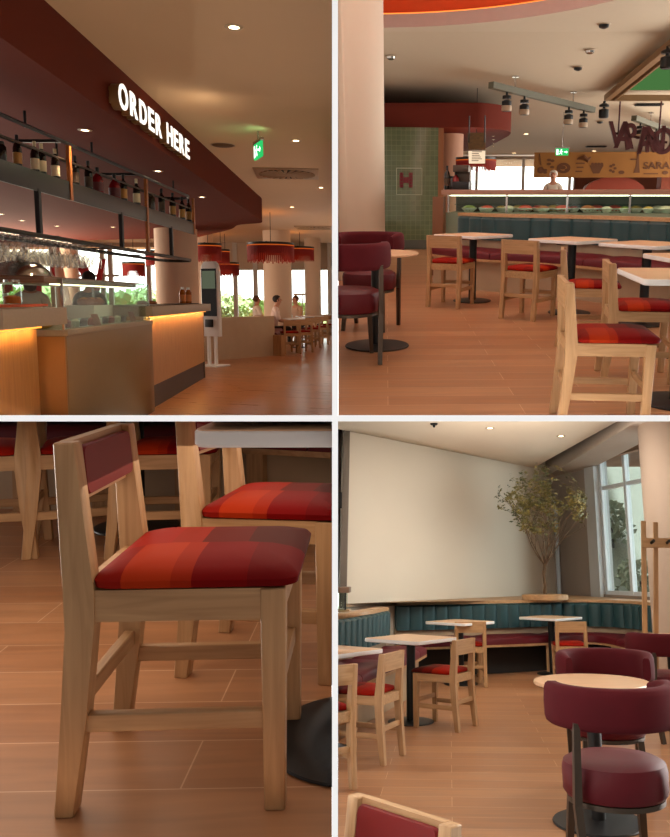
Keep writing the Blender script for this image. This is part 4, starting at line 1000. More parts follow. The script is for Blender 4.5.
# ================================================================== BAR: the order counter
def build_bar():
    R = BAR
    floor(R, -160, 340, 425, 324, rot=.35, cols=((186, 128, 82), (172, 112, 68), (206, 158, 116)), rough=.30)
    red = mat('deep red paint', (98, 40, 26), .85, spec=.1, var=.03, vscale=2)
    ceilm = mat('tan ceiling', (196, 158, 122), .85, var=.03, vscale=1.5)
    # ---- canopy over the bar
    zs = 2.65
    A, B = R.at(0, 37, zs), R.at(266, 224, zs); e = (B-A).xy.normalized(); n = Vector((-e.y, e.x)); L = (B-A).xy.length; a = math.atan2(e.y, e.x)
    H = R.hit(44.4, 0, A, B)[0].z
    loc = lambda p: ((p.x-A.x)*e.x+(p.y-A.y)*e.y, (p.x-A.x)*n.x+(p.y-A.y)*n.y)
    Cc, D = loc(R.at(196, 237.5, zs)), loc(R.at(-20, 243, zs))
    arc = smoothpath([(L-1.2, 0), (L-.25, .05), (L+.2, .55), (L*.7+Cc[0]*.3+.25, Cc[1]*.3+.3), Cc], 6)
    m = MB(); m.prism([(-3.2, 0)]+[(p.x, p.y) for p in arc]+[D, (D[0]-4, D[1]+1), (-3.2, D[1])], zs, H); struct('ceiling_canopy', m, red, R, (A.x, A.y, 0), a)
    m = MB(); m.prism([(-16, 1.2), (3, 1.2), (3, 29), (-16, 29)], H, H+.1); struct('ceiling', m, ceilm, R)
    for u, v, nm, pw in ((85, 130, 'nearest downlight under the red canopy', 20), (158, 171, 'second downlight under the red canopy, beside the sign end', 14), (202, 197, 'third downlight near the canopy tip', 8), (57, 226, 'far canopy downlight above the hanging glasses', 0), (113, 227, 'far canopy downlight between the rack posts', 0), (1, 214, 'far canopy downlight at the left picture edge', 0), (22, 220.5, 'dim far canopy downlight left of the rack post', 0)):
        downlight(R, R.at(u, v, zs), nm, .045, pw)
    for u, v, nm, pw in ((234, 27, 'ceiling downlight nearest, high above the exit sign', 26), (296, 140.5, 'ceiling downlight to the right of the exit sign', 14), (321, 187.5, 'faint ceiling downlight right of the round air diffuser', 6), (292, 207, 'far ceiling downlight below the round air diffuser', 0)):
        downlight(R, R.at(u, v, H), nm, .05, pw)
    # ---- lit sign
    Af, Bf = A-Vector((n.x, n.y, 0))*.12, B-Vector((n.x, n.y, 0))*.12; s0, s1 = R.hit(117.5, 96, Af, Bf)[1], R.hit(194, 140, Af, Bf)[1]
    t = thing('order_sign', 'illuminated white ORDER HERE lettering on deep bronze returns along the red canopy', 'sign', R, (A.x+e.x*(s0+s1)/2, A.y+e.y*(s0+s1)/2, R.hit(118, 89, Af, Bf)[0].z), a)
    brz = mat('bronze sign return', (128, 92, 54), .45, .3); face = emis('lit white letter', (255, 246, 232), 1.5)
    cap = .19; wds = {'O': .80, 'R': .70, 'D': .74, 'E': .62, 'H': .74, ' ': .36}; txt = 'ORDER HERE'; tot = sum(wds[c] for c in txt); x = 0; LW = (s1-s0)*.93
    for ch in txt:
        wd = wds[ch]/tot*LW
        if ch != ' ':
            me = text_mesh(ch, cap/.73, .035, brz, 'letter'); bb = [v.co.x for v in me.vertices]; sc0 = (wd*.76)/(max(bb)-min(bb)); cx = (max(bb)+min(bb))/2
            T = Matrix.Translation((-LW/2+x+wd/2, -.055, -cap/2)) @ UPRIGHT @ Matrix.Diagonal((sc0, 1, 1, 1)) @ Matrix.Translation((-cx, 0, 0))
            me.transform(T); o = bpy.data.objects.new('letter', me); C.objects.link(o); o.parent = t; o['label'] = 'letter %s' % ch
            me = text_mesh(ch, cap/.73, .004, face, 'letter_face'); me.transform(Matrix.Translation((0, -.038, 0)) @ T); f_ = bpy.data.objects.new('letter_face', me); C.objects.link(f_); f_.parent = o
        x += wd
    m = MB(); m.box(-LW/2+.08, -.03, -.06, LW/2-.08, 0, -.02); m.box(-LW/2+.08, -.03, .03, LW/2-.08, 0, .06); sub('mounting_rail', m, brz, t)
    bulb('sign_glow', R, (A.x+e.x*(s0+s1)/2-n.x*.55, A.y+e.y*(s0+s1)/2-n.y*.55, 2.86), 5, (1, .85, .62), .3)
    # ---- hanging rack with bottle shelf
    ra, rb = R.at(0, 229, 1.73), R.at(196, 261, 1.73); re = (rb-ra).xy.normalized(); rn = Vector((-re.y, re.x)); rl = (rb-ra).xy.length; rt = math.atan2(re.y, re.x)
    hz = lambda u, v: R.hit(u, v, ra, rb)
    zb, zt_, zr = hz(60, 209)[0].z, hz(60, 187)[0].z, hz(60, 139)[0].z
    zb, zt_, zr = (hz(0, 181)[0].z+hz(190, 233)[0].z)/2, (hz(0, 159)[0].z+hz(190, 221)[0].z)/2, (hz(0, 103)[0].z+hz(190, 203)[0].z)/2
    t = thing('bottle_rack', 'long black steel rack hung over the bar with a bottle shelf', 'rack', R, (ra.x, ra.y, 0), rt)
    blk = M['black']; dp = .40; x0 = -1.3; x1 = rl
    cu = wood('copper wood', (150, 84, 36), (176, 104, 50), 'z', .4)
    m = MB(); m.box(x0, 0, zb, x1, .018, zt_, .003); m.box(x0, .018, zt_-.035, x1, dp, zt_-.01); sub('shelf', m, mat('shelf steel', (48, 42, 40), .35, .3), t)
    m = MB(); q = [(x0, 0), (x1-.25, 0), (x1-.06, .06), (x1, .2), (x1-.06, dp-.06), (x1-.25, dp), (x0, dp)]; m.tube([(p[0], p[1], zr) for p in q], .016, 8)
    for u in (62, 137): k = hz(u, 150)[1]; m.bar((k, 0, zr), (k, dp, zr), .025, .025)
    sub('top_rail', m, blk, t)
    m = MB(); m.tube([(p[0], p[1], 1.73) for p in q], .018, 8); m.bar((x0, .15, 1.75), (x1, .15, 1.75), .015, .015); sub('lower_rail', m, blk, t)
    m = MB(); zm = (zt_+zr)/2+.02; m.tube([(x0, .03, zm), (x1-.1, .03, zm)], .009, 8); sub('bottle_guard', m, M['bronze'], t)
    for u in (39.5, 121.5, 171):
        k = hz(u, 200)[1]; m = MB(); m.box(k-.02, -.005, 1.73, k+.02, .03, zb+.02); sub('post', m, blk, t)
    for u, lo in ((71.5, zb), (147, 1.73), (193.5, zb)):
        k = hz(u, 200)[1]; m = MB(); m.box(k-.022, -.008, lo, k+.022, .02, zr); sub('upright', m, cu, t, 'copper brown upright')
    for k in (x0+1.8, x1-.7, (x0+x1)/2):
        for y in (.04, dp-.04):
            m = MB(); m.tube([(k, y, zr), (k, y, zs)], .010, 6); sub('hanger', m, blk, t)
    # bottles on the shelf
    ra2, rb2 = ra+Vector((rn.x, rn.y, 0))*.085, rb+Vector((rn.x, rn.y, 0))*.085
    bots = [(1, 2, 'dark bottle cut by the left picture edge on the bar shelf'), (18, 5, 'large dark bottle with gold label, first whole one on the bar shelf'), (35.5, 1, 'cream-labelled wine bottle, left one of the touching pair on the bar shelf'), (42.5, 1, 'cream-labelled wine bottle, right one of the touching pair on the bar shelf'), (56, 1, 'cream-labelled wine bottle standing alone left of the first copper upright'), (76, 0, 'dark bottle just right of the first copper upright'), (89, 0, 'dark bottle left of the red liqueur pair'), (98, 3, 'round red liqueur bottle, the left red one on the shelf'), (115, 3, 'round red liqueur bottle, the right red one on the shelf'), (124, 5, 'dark gold-labelled bottle above the middle rack post'), (137, 1, 'cream-labelled wine bottle left of the second copper upright'), (151, 2, 'squat dark bottle just right of the second copper upright'), (162, 0, 'dark bottle before the far end of the bar shelf'), (173, 5, 'gold-labelled bottle near the far end of the bar shelf'), (182.5, 5, 'gold-labelled bottle next to the last one on the bar shelf'), (189, 5, 'last bottle at the far end of the bar shelf')]
    for u, k, lb in bots:
        v = 160+u*.335; p, d = R.hit(u, v, ra2, rb2); bottle(R, (p.x, p.y, zt_-.01), k, lb, None, round((.80+.22*u/190)*(1 if k in (0, 1, 5) else 1.15), 2), rt+u)
    # hanging glasses
    gl = None; rnd = random.Random(2); cnt = 0
    for row in range(4):
        off = .06+row*.115; k = hz(0, 240)[1]-.15; kend = hz(107, 250)[1]-.05*row
        while k < kend:
            p = Vector((ra.x+re.x*k+rn.x*off, ra.y+re.y*k+rn.y*off, 1.735))
            if gl is None:
                m = MB(); pr = [(.034, 0), (.034, -.003), (.006, -.012), (.0045, -.085), (.012, -.098), (.036, -.125), (.043, -.155), (.040, -.185), (.034, -.215)]
                m.lathe(pr, 16, cap0=True, cap1=False); gl = single('wine_glass', m, M['wineglass'], 'clear wine glass hanging upside down in the rack over the bar', 'glass', R, p, 0, 'hanging wine glasses'); cnt += 1
            else:
                g = gl.copy(); C.objects.link(g); put(g, R, p, rnd.random()); cnt += 1
            k += .098+rnd.uniform(-.006, .006)
    t = thing('glass_hanger', 'steel slotted rails above the bar from which the wine glasses hang', 'rack', R, (ra.x, ra.y, 0), rt)
    for row in range(4):
        off = .06+row*.115; m = MB()
        for q in (-.014, .014): m.box(-1.2, off+q-.003, 1.738, hz(107, 250)[1]+.05, off+q+.003, 1.744)
        sub('rail', m, 'chrome', t)
    m = MB()
    for k in (-.6, .9, 2.4, 3.6): m.box(k, .02, 1.744, k+.02, .46, 1.756)
    sub('cross_bar', m, blk, t)
    # ---- counters
    ca, cb = R.at(155, 408, 0), R.at(205, 378, 0); ce = (cb-ca).xy.normalized(); cn = Vector((-ce.y, ce.x)); ct = math.atan2(ce.y, ce.x); cl = (cb-ca).xy.length
    hc_ = lambda u, v: R.hit(u, v, ca, cb)[1]
    fw = wood('amber front wood', (178, 122, 66), (200, 146, 86), 'z', .38)
    capm = mat('greige counter top', (160, 138, 116), .5, var=.1, vscale=40)
    zt0, zt1 = 1.05, 1.16
    st = hc_(148, 380)
    t = thing('bar_counter', 'right bar counter with lit amber front, greige top and dark kick plate', 'counter', R, (ca.x, ca.y, 0), ct)
    m = MB(); m.box(st-.1, 0, .26, cl, .7, zt0); sub('front', m, fw, t)
    m = MB(); m.box(st-.1, .015, 0, cl-.01, .7, .26); sub('kick_plate', m, mat('dark kick', (52, 40, 34), .5), t, 'dark brown base')
    m = MB(); m.box(st-.1, -.1, zt0, cl+.12, .8, zt1, .006); sub('counter_top', m, capm, t)
    m = MB(); m.box(st, -.05, zt0-.012, cl-.05, -.035, zt0); sub('light_strip', m, emis('amber strip', (255, 160, 64), 2.2), t)
    m = MB(); m.box(cl-.002, -.004, 0, cl+.022, .7, zt0); sub('end_trim', m, M['chrome'], t)
    lft0, lft1 = hc_(-60, 320), hc_(46, 320)
    t = thing('serving_counter', 'left bar counter with glowing amber wood front cut by the picture edge', 'counter', R, (ca.x, ca.y, 0), ct)
    m = MB(); m.box(lft0, .07, .12, lft1, .8, zt0+.03); sub('front', m, fw, t)
    ov = Vector((cn.x, cn.y, 0))*-.32; m = MB(); m.box(lft0, -.32, zt0+.03, R.hit(67.5, 320, ca+ov, cb+ov)[1], .9, zt1+.03, .006); sub('counter_top', m, capm, t)
    m = MB(); m.box(lft0, .09, 0, lft1-.02, .8, .12); sub('kick_plate', m, M['dark'], t)
    m = MB(); m.box(lft0, .01, zt0-.012, lft1-.06, .025, zt0); sub('light_strip', m, emis('amber strip', (255, 160, 64), 2.2), t)
    for s_, e_, pw, off in ((st, cl-.05, 9, -.042), (lft0, lft1-.06, 4.5, .018)):
        c = (s_+e_)/2; l = area_lamp('counter_light', R, (ca.x+ce.x*c+cn.x*off, ca.y+ce.y*c+cn.y*off, zt0-.014), (ca.x+ce.x*c+cn.x*(off+.06), ca.y+ce.y*c+cn.y*(off+.06), zt0-.5), .02, pw, (1, .55, .18), 1)
        l.data.size = e_-s_; l.data.size_y = .015
        l.matrix_world = R.M @ Matrix.Translation((ca.x+ce.x*c+cn.x*off, ca.y+ce.y*c+cn.y*off, zt0-.014)) @ Matrix.Rotation(ct, 4, 'Z') @ Matrix.Rotation(math.radians(14), 4, 'X')
    m = MB(); m.box(hc_(-60, 310), .0, zt1+.03, hc_(48, 306), .35, zt1+.048); single('service_mat', m, mat('orange mat', (196, 84, 44), .6), 'orange red mat lying on the left bar counter', 'mat', R, (ca.x, ca.y, 0), ct)
    # display cabinet that stands forward of the counters
    zc = 1.01
    n0 = R.at(66, 330, zc); n1 = n0+Vector((ce.x, ce.y, 0)); cL = R.hit(153, 326, n0, n1)[1]-.05
    t = thing('display_cabinet', 'brown display cabinet with a glass case on top, standing forward between the two counters', 'cabinet', R, n0, ct)
    cabm = mat('brown cabinet', (142, 112, 80), .45, var=.04)
    m = MB(); m.box(0, 0, -zc, cL, .75, -.045); sub('body', m, cabm, t)
    m = MB(); m.box(-.01, -.015, -.045, cL+.01, .78, 0, .006); sub('cabinet_top', m, capm, t)
    m = MB(); m.box(-.006, .012, -zc, 0, .34, -.05); sub('lit_end_panel', m, mat('amber end', (168, 112, 58), .4), t)  # amber glow of the counter strip put into the colour of this end
    gh = .385
    m = MB()
    for (xa, ya, xb, yb) in ((.01, .02, cL-.03, .026), (.01, .02, .016, .62), (cL-.036, .02, cL-.03, .62)): m.box(xa, ya, 0, xb, yb, gh)
    sub('glass_panel', m, 'glass', t)
    m = MB(); m.box(-.25, .05, gh-.035, cL-.4, .66, gh, .006); m.box(-.25, .05, gh, cL-.03, .62, gh+.012); sub('roof_panel', m, mat('roof wood', (128, 92, 66), .4), t)
    m = MB(); m.box(.1, .10, gh-.045, cL-.45, .14, gh-.036); sub('case_light', m, emis('case light', (255, 226, 180), 6), t)
    m = MB()
    for xx in (.012, cL-.034):
        for yy in (.02, .60): m.box(xx-.008, yy-.008, 0, xx+.008, yy+.008, gh)
    sub('post', m, M['chrome'], t)
    def on_cab(x, y, z=0.0): return (n0.x+ce.x*x+cn.x*y, n0.y+ce.y*x+cn.y*y, zc+z)
    bread = mat('golden bread', (206, 146, 62), .7, var=.25, vscale=20, bump=.4); crumb = mat('pastry', (150, 84, 44), .7, var=.3, vscale=30)
    xc = R.hit(80, 316, n0, n1)[1]
    m = MB(); m.tube([(-.28+.07*i, 0, .06+.012*math.sin(i*1.1)) for i in range(9)], [.02, .05, .058, .06, .06, .06, .058, .05, .02], 12); single('bread_loaf', m, bread, 'long golden loaf in the glass display case', 'bread', R, on_cab(xc, .3), ct)
    rnd = random.Random(9)
    for k in range(9):
        x = xc+.05+k*.20; nm = ['strawberry', 'cream', 'chocolate'][k % 3]
        tt = thing('dessert_glass', 'small glass of %s dessert in front of the loaf in the display case' % nm, 'dessert', R, on_cab(x, .12), ct, 'glasses of %s dessert' % nm)
        m = MB(); m.lathe([(.03, 0), (.038, .07)], 14, cap1=False); sub('glass', m, 'glass', tt)
        m = MB(); m.lathe([(.028, .004), (.034, .05), (.02, .065), (.004, .07)], 14); sub('dessert', m, FOOD.setdefault('d'+nm, mat(nm+' dessert', [(176, 52, 48), (236, 222, 200), (92, 52, 34)][k % 3], .5, var=.3, vscale=40)), tt)
    for u, lb, col in ((105, 'small brown price card at the middle of the display case', (150, 62, 34)), (140, 'brown red price card at the right end of the display case', (142, 58, 34))):
        x = R.hit(u, 318, n0, n1)[1]; m = MB(); m.loft([[(-.09, 0, 0), (.09, 0, 0), (.09, .01, 0), (-.09, .01, 0)], [(-.09, .03, .10), (.09, .03, .10), (.09, .035, .10), (-.09, .035, .10)]]); single('price_card', m, mat('price card', col, .6), lb, 'card', R, on_cab(x, .06), ct)
    x = R.hit(133, 315, n0, n1)[1]
    m = MB(); m.box(-.30, 0, 0, .30, .3, .17, .008); single('cake_box', m, M['white'], 'white box at the right end of the display case with pastries on top', 'box', R, on_cab(x, .28), ct)
    for k in range(5):
        tt = thing('pastry', 'brown pastry in a row on the white box in the display case', 'pastry', R, on_cab(x-.22+.11*k, .40, .17), ct, 'pastries on the white box')
        m = MB(); m.ball((0, 0, .03), .055, (1, 1.2, .75)); sub('bun', m, crumb, tt); m = MB(); m.ball((0, 0, .06), .035, (1, 1.1, .5)); sub('topping', m, M['pad'] if k % 2 else bread, tt)
    x = R.hit(56, 282, n0, n1)[1]
    tt = thing('cloche', 'shiny steel dome resting on the roof of the display case', 'dome', R, on_cab(x+.28, .36, gh+.012), ct)
    m = MB(); m.lathe([(.215, 0), (.22, .01), (.20, .06), (.14, .105), (.06, .125), (.015, .128)], 32); sub('dome', m, 'chrome', tt); m = MB(); m.lathe([(.012, .125), (.03, .14), (.03, .16), (.006, .168)], 16); sub('knob', m, 'chrome', tt)
    q = R.on(31, 306, ca.y-2.6); k = hc_(31, 304); tt = thing('glass_jar', 'glass jar half full of orange sweets on the left bar counter', 'jar', R, (ca.x+ce.x*k+cn.x*.12, ca.y+ce.y*k+cn.y*.12, zt1+.048))
    m = MB(); m.lathe([(.055, 0), (.06, .01), (.06, .13), (.045, .15)], 20, cap1=False); sub('glass_body', m, 'glass', tt); m = MB(); m.lathe([(.052, .005), (.055, .05), (.02, .06)], 16); sub('sweets', m, mat('orange sweets', (206, 110, 36), .6, var=.5, vscale=60), tt); m = MB(); m.lathe([(.05, .15), (.052, .165), (.01, .17)], 16); sub('lid', m, 'chrome', tt)
    for u, lb in ((193.5, 'amber bottle with white cap, left one on the right bar counter'), (198.8, 'amber bottle with white cap, right one on the right bar counter')):
        k = hc_(u, 304); bottle(R, (ca.x+ce.x*k+cn.x*.15, ca.y+ce.y*k+cn.y*.15, zt1+.01), 4, lb, None, 1.0)
    k = hc_(195, 304); m = MB(); m.loft([rrect(1.3, .24, .03, 0), rrect(1.34, .28, .03, .012)]); single('serving_tray', m, M['black'], 'thin black tray beneath the amber bottles on the right counter', 'tray', R, (ca.x+ce.x*k+cn.x*.18, ca.y+ce.y*k+cn.y*.18, zt1-.001), ct)
    for u, lb in ((160, 'plate of red pastry at the near end of the right bar counter'), (168, 'small plate with brown pastry farther along the right bar counter')):
        k = hc_(u, 304); tt = thing('pastry_plate', lb, 'plate', R, (ca.x+ce.x*k+cn.x*.2, ca.y+ce.y*k+cn.y*.2, zt1)); m = MB(); m.lathe([(.05, 0), (.11, .012), (.11, .016), (.04, .006)], 20); sub('dish', m, 'white', tt); m = MB(); m.ball((0, 0, .03), .06, (1.2, 1, .5)); sub('pastry', m, M['pad'] if u == 160 else crumb, tt)
    # ---- people
    def stand(u, v, y, rot, lb, shirt, hair, **kw):
        p = R.on(u, v, y); person(R, (p.x, p.y, 0), rot, lb, shirt, hair, M['dark'], h=p.z/1.62, **kw)
    whs = mat('white shirt', (226, 216, 204), .8); blk_ = mat('charcoal shirt', (58, 50, 48), .8); brn = mat('brown hair', (86, 50, 28), .7, var=.3, vscale=30); dkh = mat('dark hair', (34, 26, 24), .7, var=.3, vscale=30)
    stand(29.5, 278.5, 9.2, .5, 'person with brown tied-up hair and white shirt standing behind the left counter', whs, brn, bun=True, long_hair=True)
    stand(88.5, 279.5, 10.4, .1, 'person with dark hair and charcoal shirt standing behind the display cabinet', blk_, dkh)
    # ---- columns
    colm = mat('cream bar column', (206, 180, 156), .75, var=.02)
    for u0, u1, y, nm in ((157, 198, 15.8, 'column_1'), (57, 78, 19.5, 'column_2'), (264, 291, 21.0, 'column_3'), (305, 321, 23.5, 'column_4'), (198, 214, 21.5, 'column_5')):
        p = R.on((u0+u1)/2, 290, y); r = (u1-u0)/2*y/FPX; m = MB(); m.lathe([(r, 0), (r, H)], 48); struct(nm, m, colm, R, (p.x, p.y, 0))
    # ---- ordering kiosk
    p = R.at(213, 366); t = thing('order_kiosk', 'white freestanding order kiosk with dark upright screen beyond the bar counter', 'kiosk', R, p, -.45)
    m = MB(); m.loft([rrect(.42, .10, .04, z, 5) for z in (.55, 1.75)]+[rrect(.36, .09, .04, 1.86), rrect(.26, .08, .035, 1.91)]); sub('body', m, 'white', t)
    m = MB(); m.box(-.05, .02, .6, .05, .08, .62); m.box(-.10, -.03, 0, -.06, .03, .6); m.box(.06, -.03, 0, .10, .03, .6); sub('stem', m, 'white', t)
    m = MB(); m.loft([rrect(.5, .42, .03, 0), rrect(.5, .42, .03, .02)]); sub('base', m, 'white', t)
    m = MB(); m.box(-.17, -.058, .92, .17, -.05, 1.78); sub('screen', m, mat('dark screen', (40, 38, 38), .15), t)
    m = MB(); m.box(-.15, -.062, 1.42, .15, -.057, 1.74); sub('screen_image', m, emis('screen glow', (120, 128, 104), .5), t)
    m = MB(); m.box(-.08, -.10, .72, .08, -.05, .86, .01); sub('card_reader', m, 'black', t)
    # ---- half wall, seating corner
    w0, w1 = R.at(204, 361.5), R.at(275, 355.5); zt2 = R.on(240, 317, (w0.y+w1.y)/2).z
    m = MB(); W = [(w0.x, w0.y), (w1.x, w1.y)]; m.strip(W, 0, .14, 0, zt2); struct('wall_half', m, mat('sandstone half wall', (190, 164, 134), .6, var=.1, vscale=5), R)
    m = MB(); d = (w1-w0).normalized(); m.bar((w1.x, w1.y, 0), (w1.x, w1.y, .45), .1, .5, (-d.y, d.x, 0)); struct('trim_1', m, 'oak', R)
    P = [R.at(272, 353), R.at(262, 345.5)]; P = [Vector((w1.x+.05, w1.y+.1)), Vector((w1.x-.25, w1.y+2.6))]
    bench(R, [(p.x, p.y) for p in P], 'red end of the banquette behind the half wall', back=True, seat_d=.5, back_z=(.5, .8))
    tabs = []
    for u, v, lb in ((299, 347.5, 'pale table nearest the half wall with a seated guest behind it'), (310, 342, 'second pale table in the row behind the half wall'), (321, 338, 'farthest pale table in the row by the windows')):
        p = R.at(u, v); tabs.append(p); table(R, p, .5, lb)
    for u, v, rr, lb in ((291, 353.5, .35, 'oak chair nearest the half wall, red seat towards the bar aisle'), (302, 352, .5, 'second oak chair in the row past the half wall'), (311, 347.5, .4, 'third oak chair in the row past the half wall'), (319, 344.5, .5, 'fourth oak chair in the row past the half wall'), (326, 341, .45, 'farthest oak chair in the row by the right windows')):
        p = R.at(u, v); chair(R, p, rr, lb)
    pk = mat('pink shirt', (226, 200, 188), .8); tn = mat('tan shirt', (196, 164, 142), .8)
    def guest(p, rot, lb, sh, hr, reach, lean, lb2):
        person(R, p, rot, lb, sh, hr, M['dark'], sit=True, reach=reach, lean=lean)
        tt = thing('stool', lb2, 'stool', R, p, rot); m = MB(); m.lathe([(.16, .34), (.17, .36), (.16, .385)], 20); sub('seat', m, 'maroon', tt)
        for q in range(4): m = MB(); m.bar((.12*math.cos(q*PI/2), .12*math.sin(q*PI/2), 0), (.10*math.cos(q*PI/2), .10*math.sin(q*PI/2), .34), .03, .03, (1, .3, 0)); sub('leg', m, 'oak', tt)
    guest(tabs[0]+Vector((-.66, .10, 0)), -1.4, 'seated guest in a white shirt resting the arms on the first table', pk, dkh, .22, .07, 'low stool under the white-shirted guest')
    guest(tabs[1]+Vector((-.42, .52, 0)), PI*.82, 'seated guest in a tan shirt beside the white-shirted guest', tn, brn, .18, .05, 'low stool under the tan-shirted guest')
    guest(R.at(257, 341), -1.0, 'far seated guest in a pale shirt left of the big column', whs, brn, .15, .0, 'low stool under the far guest')
    p = R.at(308, 333); t = thing('coat_rack', 'slim oak coat rack between the far columns', 'coat rack', R, p, .3)
    z1 = R.on(309, 292, p.y).z
    for x in (-.22, .22): m = MB(); m.bar((x*1.3, 0, 0), (x*.7, 0, z1), .04, .04, (0, 1, 0)); sub('pole', m, 'oak', t)
    m = MB(); m.box(-.5, -.03, z1-.12, .3, .0, z1-.05); sub('peg_rail', m, 'oak_x', t)
    # ---- fringed lamps
    for u0, u1, v0, y, hh, lb in ((248, 293, 243, 16.5, .42, 'large red fringed lamp in front of the big column'), (286, 313.5, 247, 21.5, .40, 'smaller red fringed lamp right of the large one'), (195, 220.5, 243.5, 17.5, .42, 'red fringed lamp half hidden by the rack end'), (212, 229, 249.5, 20.5, .40, 'red fringed lamp partly behind the one by the rack end'), (212, 238.5, 262.5, 22.0, .40, 'lowest red fringed lamp left of the big column'), (123, 144, 262, 20.0, .40, 'red fringed lamp seen between the rack posts'), (146, 163, 250.5, 19.0, .40, 'red fringed lamp left of the bar column')):
        p = R.on((u0+u1)/2, v0, y); fringe_lamp(R, p, (u1-u0)/2*y/FPX, hh, lb, rod=H-p.z)
    # ---- ceiling fittings
    p = R.at(258, 131, H); exit_sign(R, (p.x, p.y, H-.21), math.radians(-64), 'green glowing exit sign hanging from the tan ceiling', H, .9)
    bulb('exit_glow', R, (p.x+.06, p.y-.14, H-.10), 1.2, (.35, 1, .5), .05)
    for u, v, sz, lb, rz in ((287, 173, .92, 'square ceiling air diffuser with a round swirl of dark slots', .12), (314, 227.5, .95, 'far square air diffuser near the right edge of the tan ceiling', .05)):
        p = R.at(u, v, H); t = thing('air_diffuser', lb, 'vent', R, p, rz); h_ = sz/2
        m = MB(); m.box(-h_, -h_, -.02, h_, h_, 0, .006); sub('plate', m, mat('diffuser plate', (176, 146, 116), .5), t)
        m = MB(); m.lathe([(.06, -.021), (h_*.86, -.021), (h_*.86, -.0205)], 40, cap0=False); sub('slots', m, M['dark'], t)
        m = MB()
        for k in range(24):
            a2 = 2*PI*k/24; c_, s_ = math.cos(a2), math.sin(a2); m.bar((c_*.07, s_*.07, -.026), (math.cos(a2+.25)*h_*.88, math.sin(a2+.25)*h_*.88, -.026), .022, .01, (0, 0, 1), .055, .01)
        m.lathe([(.075, -.03), (.0, -.032)], 16, cap1=False); sub('vane', m, mat('diffuser vane', (160, 130, 100), .5), t)
    p = R.at(223, 145, H); t = thing('ceiling_speaker', 'round brown speaker grille in the ceiling left of the exit sign', 'speaker', R, p); m = MB(); m.lathe([(.11, -.012), (.13, -.004), (.13, 0)], 28); sub('grille', m, mat('speaker brown', (112, 82, 56), .7), t); m = MB(); m.lathe([(.13, -.004), (.145, -.003), (.145, 0)], 28, cap0=False); sub('ring', m, 'beige', t)
    # ---- glazed rear wall with red lettering
    yb = 25.5
    wh = mat('cream rear wall', (206, 186, 164), .8); fr = mat('pale mullion', (206, 200, 192), .5)
    u_ = lambda u: R.on(u, 300, yb).x
    zl = R.on(100, 247, yb).z; zr_ = R.on(280, 270, yb).z
    m = MB(); m.box(-20, yb, min(zl, H-.05), u_(205), yb+.2, H); struct('wall_lintel_left', m, wh, R)
    m = MB(); m.box(u_(205), yb, zr_, 2, yb+.2, H); struct('wall_lintel', m, wh, R)
    m = MB(); m.box(-20, yb, 0, 2, yb+.2, .28); struct('wall_sill', m, wh, R)
    win = bpy.data.objects.new('window_1', None); C.objects.link(win); win['kind'] = 'structure'; put(win, R, (0, 0, 0))
    m = MB()
    for u in (-20, 6, 27, 54, 78, 104, 112, 150, 203, 236, 256, 268, 290, 330): m.box(u_(u)-.07, yb-.06, .28, u_(u)+.07, yb+.06, H)
    m.box(-20, yb-.04, 1.95, u_(120), yb+.04, 2.03); sub('window_frame', m, fr, win)
    m = MB(); m.box(-20, yb+.05, .28, 2, yb+.06, H); sub('pane', m, M['pane'], win)
    t = thing('window_lettering', 'large red lettering seen mirrored on the window behind the bar', 'lettering', R, R.on(50, 274, yb-.12))
    k = yb/FPX; rl_ = mat('red lettering', (190, 30, 34), .5); c0 = R.on(50, 274, yb-.12).x
    for ch, u in (('V', 99.5), ('A', 84), ('P', 65), ('I', 41), ('A', 21), ('N', 1), ('O', -20)):
        me = text_mesh(ch, 47*k, .03, rl_, 'letter', mirror=True, stretch=.88); me.transform(Matrix.Translation((u_(u)-c0, 0, (-20+.10*(80-u)*.4)*k+.05)) @ Matrix.Rotation(-.12 if ch in 'AV' else .04, 4, 'Y') @ UPRIGHT)
        if max(v.co.x for v in me.vertices) != 0: pass
        o = bpy.data.objects.new('letter', me); C.objects.link(o); o.parent = t
# ================================================================== outside the windows
def shrub(R, loc, r, h, label, group, col, seed):
    rnd = random.Random(seed); t = thing('garden_tree', label, 'tree', R, loc, rnd.uniform(0, 6), group)
    m = MB(); m.tube([(0, 0, 0), (.05, 0, h*.3), (0, .05, h*.6)], [.09, .07, .04], 8); sub('trunk', m, 'dark', t)
    lf = MB()
    for k in range(420):
        a = rnd.uniform(0, 2*PI); b = math.acos(rnd.uniform(-1, 1)); q = rnd.uniform(.72, 1.05)*(1+.18*math.sin(3*a+seed)*math.sin(2*b))
        p = Vector((r*q*math.sin(b)*math.cos(a), r*q*math.sin(b)*math.sin(a), h*.58+h*.42*q*math.cos(b))); s = r*rnd.uniform(.14, .24)
        x = Vector((rnd.gauss(0, 1), rnd.gauss(0, 1), rnd.gauss(0, 1))).normalized(); y = x.orthogonal().normalized()
        lf.poly([p-x*s, p-y*s*.6, p+x*s, p+y*s*.6])
    o = sub('crown', lf, col, t, None, False); o['kind'] = 'stuff'
